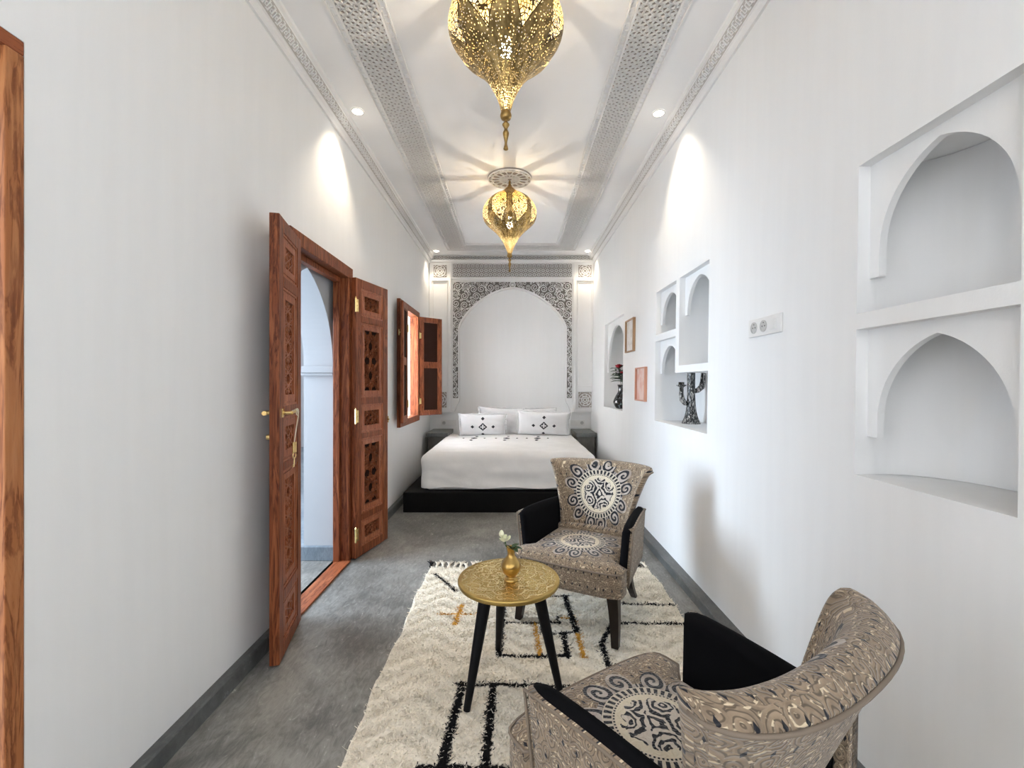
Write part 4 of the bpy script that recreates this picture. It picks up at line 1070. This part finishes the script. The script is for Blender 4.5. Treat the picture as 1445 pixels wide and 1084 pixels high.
def armchair(loc, rz, label):
    root = empty('armchair', loc, rz, label=label, cat='armchair', group='pair of patterned armchairs')
    # local: +x sitter's left..., front = -y
    # seat : rounded cushion block, slightly trapezoid
    bm = MB(); nx_, ny_, nz_ = 14, 22, 5
    def seat_pt(i, j, k):
        a = -1+2*i/nx_; b = -1+2*j/ny_; c = k/nz_
        p = Vector((a, b, c)); rr_ = .12
        tt = min(1, max(0, (b+.62)/.14)); tt = tt*tt*(3-2*tt); hw_ = .300-.058*tt
        x = a*hw_; y = b*.255+.01; 
        y += -.018*(1-a*a)*(1 if b < -.3 else max(0, (-b)/.3) if b < 0 else 0)
        ea = max(0, (abs(a)-.84)/.16); eb_ = max(0, (abs(b)-.84)/.16); rd = math.hypot(ea, eb_); 
        dome = .022*(1-a*a)*(1-b*b)
        z = .262+.135*c
        if k == nz_: z += dome-.022*min(1, rd)**2
        if k == 0: z += .0
        # round vertical corners
        if ea > 0 and eb_ > 0:
            f = 1/max(1, math.hypot(ea, eb_)); 
            x = math.copysign(hw_*(.84+.16*ea*f), a); y = math.copysign(.255*(.84+.16*eb_*f), b)+.01
        return (x, y, z)
    idx = {}; vv = []; ff = []
    def V_(i, j, k):
        if (i, j, k) not in idx: idx[(i, j, k)] = len(vv); vv.append(seat_pt(i, j, k))
        return idx[(i, j, k)]
    for i in range(nx_):
        for j in range(ny_):
            for k in (0, nz_): ff.append((V_(i, j, k), V_(i+1, j, k), V_(i+1, j+1, k), V_(i, j+1, k)))
    for k in range(nz_):
        for i in range(nx_):
            for j in (0, ny_): ff.append((V_(i, j, k), V_(i+1, j, k), V_(i+1, j, k+1), V_(i, j, k+1)))
        for j in range(ny_):
            for i in (0, nx_): ff.append((V_(i, j, k), V_(i, j+1, k), V_(i, j+1, k+1), V_(i, j, k+1)))
    def suv(co, n_, vi):
        if abs(n_.z) > .5: return (co.x, -(co.y-.005))
        if abs(n_.y) > .5: return (co.x+DX+.3, co.z)
        return (co.y+DX, co.z)
    seat = MB().add(vv, ff).build('seat', FAB, root, local=True, smooth=True, uv=suv)
    pp = []
    for t in range(0, nx_+1): pp.append(Vector(seat_pt(t, 0, nz_))+Vector((0, -.001, .0)))
    left = [Vector(seat_pt(0, t, nz_)) for t in range(6, 0, -1)]; right = [Vector(seat_pt(nx_, t, nz_)) for t in range(1, 7)]
    MB().tube(left+pp+right, .0045, 6).build('seat_piping', FABP, seat, local=True, smooth=True)
    MB().box(-.235, .235, -.215, .235, .248, .264).build('seat_rail', DARKW, root, local=True, bevel=.004)
    # backrest: curved wing-shaped shell
    nu, nv, nt = 20, 14, 3
    def half(v): return .200+.108*(v**1.7)
    def back_pt(u, v, w_):           # w_ 0 front .. 1 rear
        hx = half(v)
        zt = .405+.395*v-(.028*u*u*v)*0+.010*v*(1-u*u)
        arcd = (.055+.045*v)
        y = .250+.120*v-arcd*abs(u)**2.2
        T = (.055+.035*v)*(1-.45*abs(u)**4)
        nrm = Vector((u*.55, 1, -.2)).normalized()
        x = hx*math.sin(u*1.25)/math.sin(1.25)
        p = Vector((x, y, zt))+nrm*T*(w_-.0)
        return p
    vv = []; ff = []; I = {}; uvk = []
    def B_(i, j, k):
        if (i, j, k) not in I:
            u = -1+2*i/nu; v = j/nv; w_ = k/nt
            # round the rim
            q = back_pt(u, v, w_)
            e = max(0, (v-.80)/.20); e2 = max(0, (abs(u)-.86)/.14)
            bulge = 4*w_*(1-w_)
            q.z -= .030*(1-bulge)*e**2; q.x -= math.copysign(.014*(1-bulge)*e2**2, u)
            if w_ > .5: q.z -= .0
            I[(i, j, k)] = len(vv); vv.append(q); uvk.append((u, v, k))
        return I[(i, j, k)]
    for i in range(nu):
        for j in range(nv):
            for k in (0, nt): ff.append((B_(i, j, k), B_(i+1, j, k), B_(i+1, j+1, k), B_(i, j+1, k)))
    for k in range(nt):
        for i in range(nu):
            for j in (0, nv): ff.append((B_(i, j, k), B_(i+1, j, k), B_(i+1, j, k+1), B_(i, j, k+1)))
        for j in range(nv):
            for i in (0, nu): ff.append((B_(i, j, k), B_(i, j+1, k), B_(i, j+1, k+1), B_(i, j, k+1)))
    def buv(co, n_, vi):
        u, v, k = uvk[vi]
        if n_.y > .25: return (co.x+DX, co.z+k*.0)
        if n_.z > .5: return (co.x*1.1, .60-.40+.40-.62+.21+(k/nt)*.09)
        return (u*.29, co.z-.605)
    back = MB().add(vv, ff).build('backrest', FAB, root, local=True, smooth=True, uv=buv, sub=1)
    # piping round the rear edge of the top and down the sides
    pl = [Vector(vv[B_(0, j, nt)]) for j in range(0, nv+1)]+[Vector(vv[B_(i, nv, nt)]) for i in range(1, nu+1)]+[Vector(vv[B_(nu, j, nt)]) for j in range(nv-1, -1, -1)]
    pl = [p+Vector((-.02*p.x, -.004, -.003)) for p in pl]
    MB().tube(pl, .0045, 6).build('back_piping', FABP, back, local=True, smooth=True)
    # rear upholstery below the seat line
    lo = MB()
    lo.prism([(-.225, .235), (.225, .235), (.20, .33), (.11, .355), (-.11, .355), (-.20, .33)], lambda a, b, d: (a, b-.03, d), .262, .43)
    lo.build('back_skirt', FAB, root, local=True, bevel=.015, uv=lambda co, n_, vi: (co.x+DX, co.z))
    # arms
    for s in (-1, 1):
        def arm_pt(u, z_, t):      # u 0 front..1 back, z_ 0..1, t 0 inner..1 outer
            y = -.105+.44*u; flare = .028*z_; top = .575+.02*math.sin(u*PI)*.4-.012*u
            xx = .240-.040*u+flare*(1-.4*u)+t*.056
            return Vector((s*xx, y-.012*z_*(1-u), .270+(top-.270)*z_))
        def slab(t0, t1, z0, z1, name, mat, r_, par, dz=0., uvf=None, grow=0., ur=(0, 1)):
            vv = []; ff = []; A_, B2 = 12, 8; I = {}
            def Q(i, j, k):
                if (i, j, k) not in I:
                    u = ur[0]-grow+(ur[1]-ur[0]+grow)*i/A_; z_ = z0+(z1-z0)*j/B2; t = t0+(t1-t0)*k/3
                    p = arm_pt(u, z_, t)
                    e = max(0, (z_-.80)/.20) if z1 > .95 else 0; w_ = abs(2*k/3-1); p.z -= .020*(w_**2)*e*e
                    f = max(0, 1-i/A_*8); p.y += .012*f*w_**2
                    f2 = max(0, 1-i/A_*6)*e; p.z -= .016*f2**2
                    I[(i, j, k)] = len(vv); vv.append(p)
                return I[(i, j, k)]
            for i in range(A_):
                for j in range(B2):
                    for k in (0, 3): ff.append((Q(i, j, k), Q(i+1, j, k), Q(i+1, j+1, k), Q(i, j+1, k)))
                for k in range(3):
                    for j in (0, B2): ff.append((Q(i, j, k), Q(i+1, j, k), Q(i+1, j, k+1), Q(i, j, k+1)))
            for j in range(B2):
                for k in range(3):
                    for i in (0, A_): ff.append((Q(i, j, k), Q(i, j+1, k), Q(i, j+1, k+1), Q(i, j, k+1)))
            return MB().add(vv, ff).build(name, mat, par, local=True, smooth=True, uv=uvf, bevel=0)
        arm = slab(.45, 1.0, 0, .95, 'arm', FAB, 0, root, uvf=lambda co, n_, vi: (co.y+DX+co.x*.0, co.z))
        slab(.0, .95, .25, 1.0, 'arm_pad', VELVET, 0, arm, grow=.008, ur=(0, .93))
        slab(.0, 1.0, 0, .97, 'arm_rear', FAB, 0, arm, uvf=lambda co, n_, vi: (co.y+DX+co.x, co.z), ur=(.925, 1.0))
        e_ = [arm_pt(0, z_, 1.0)+Vector((0, -.002, 0)) for z_ in (0, .2, .4, .6, .8, .93)]+[arm_pt(u, .935, 1.02) for u in (.05, .2, .4, .6, .8, 1)]
        MB().tube(e_, .004, 6).build('arm_piping', FABP, arm, local=True, smooth=True)
    # legs
    for s in (-1, 1):
        MB().add(*leg_geo((s*.245, -.185), (s*.262, -.205), .056, .034)).build('leg', DARKW, root, local=True, bevel=.003)
        MB().add(*leg_geo((s*.195, .235), (s*.205, .345), .046, .032, bow=.02)).build('leg', DARKW, root, local=True, bevel=.003)
    return root
def leg_geo(top, foot, a, b, bow=-.008, z0=.020, z1=.262):
    vv = []; ff = []; K = 6
    for i in range(K+1):
        t = i/K; x = top[0]+(foot[0]-top[0])*t; y = top[1]+(foot[1]-top[1])*t**1.4-bow*math.sin(PI*t); r = (a+(b-a)*t)/2; z = z1+(z0-z1)*t
        vv += [(x-r, y-r, z), (x+r, y-r, z), (x+r, y+r, z), (x-r, y+r, z)]
    for i in range(K):
        for k in range(4): ff.append((4*i+k, 4*i+(k+1) % 4, 4*i+4+(k+1) % 4, 4*i+4+k))
    return vv, ff+[(3, 2, 1, 0), (4*K, 4*K+1, 4*K+2, 4*K+3)]
armchair((.36, 2.42, 0), -math.radians(30), 'farther patterned armchair facing the camera with its back towards the bed')
armchair((.36, 1.125, 0), -math.radians(180-33.8), 'nearest patterned armchair at the bottom right, seen from behind its curved back')
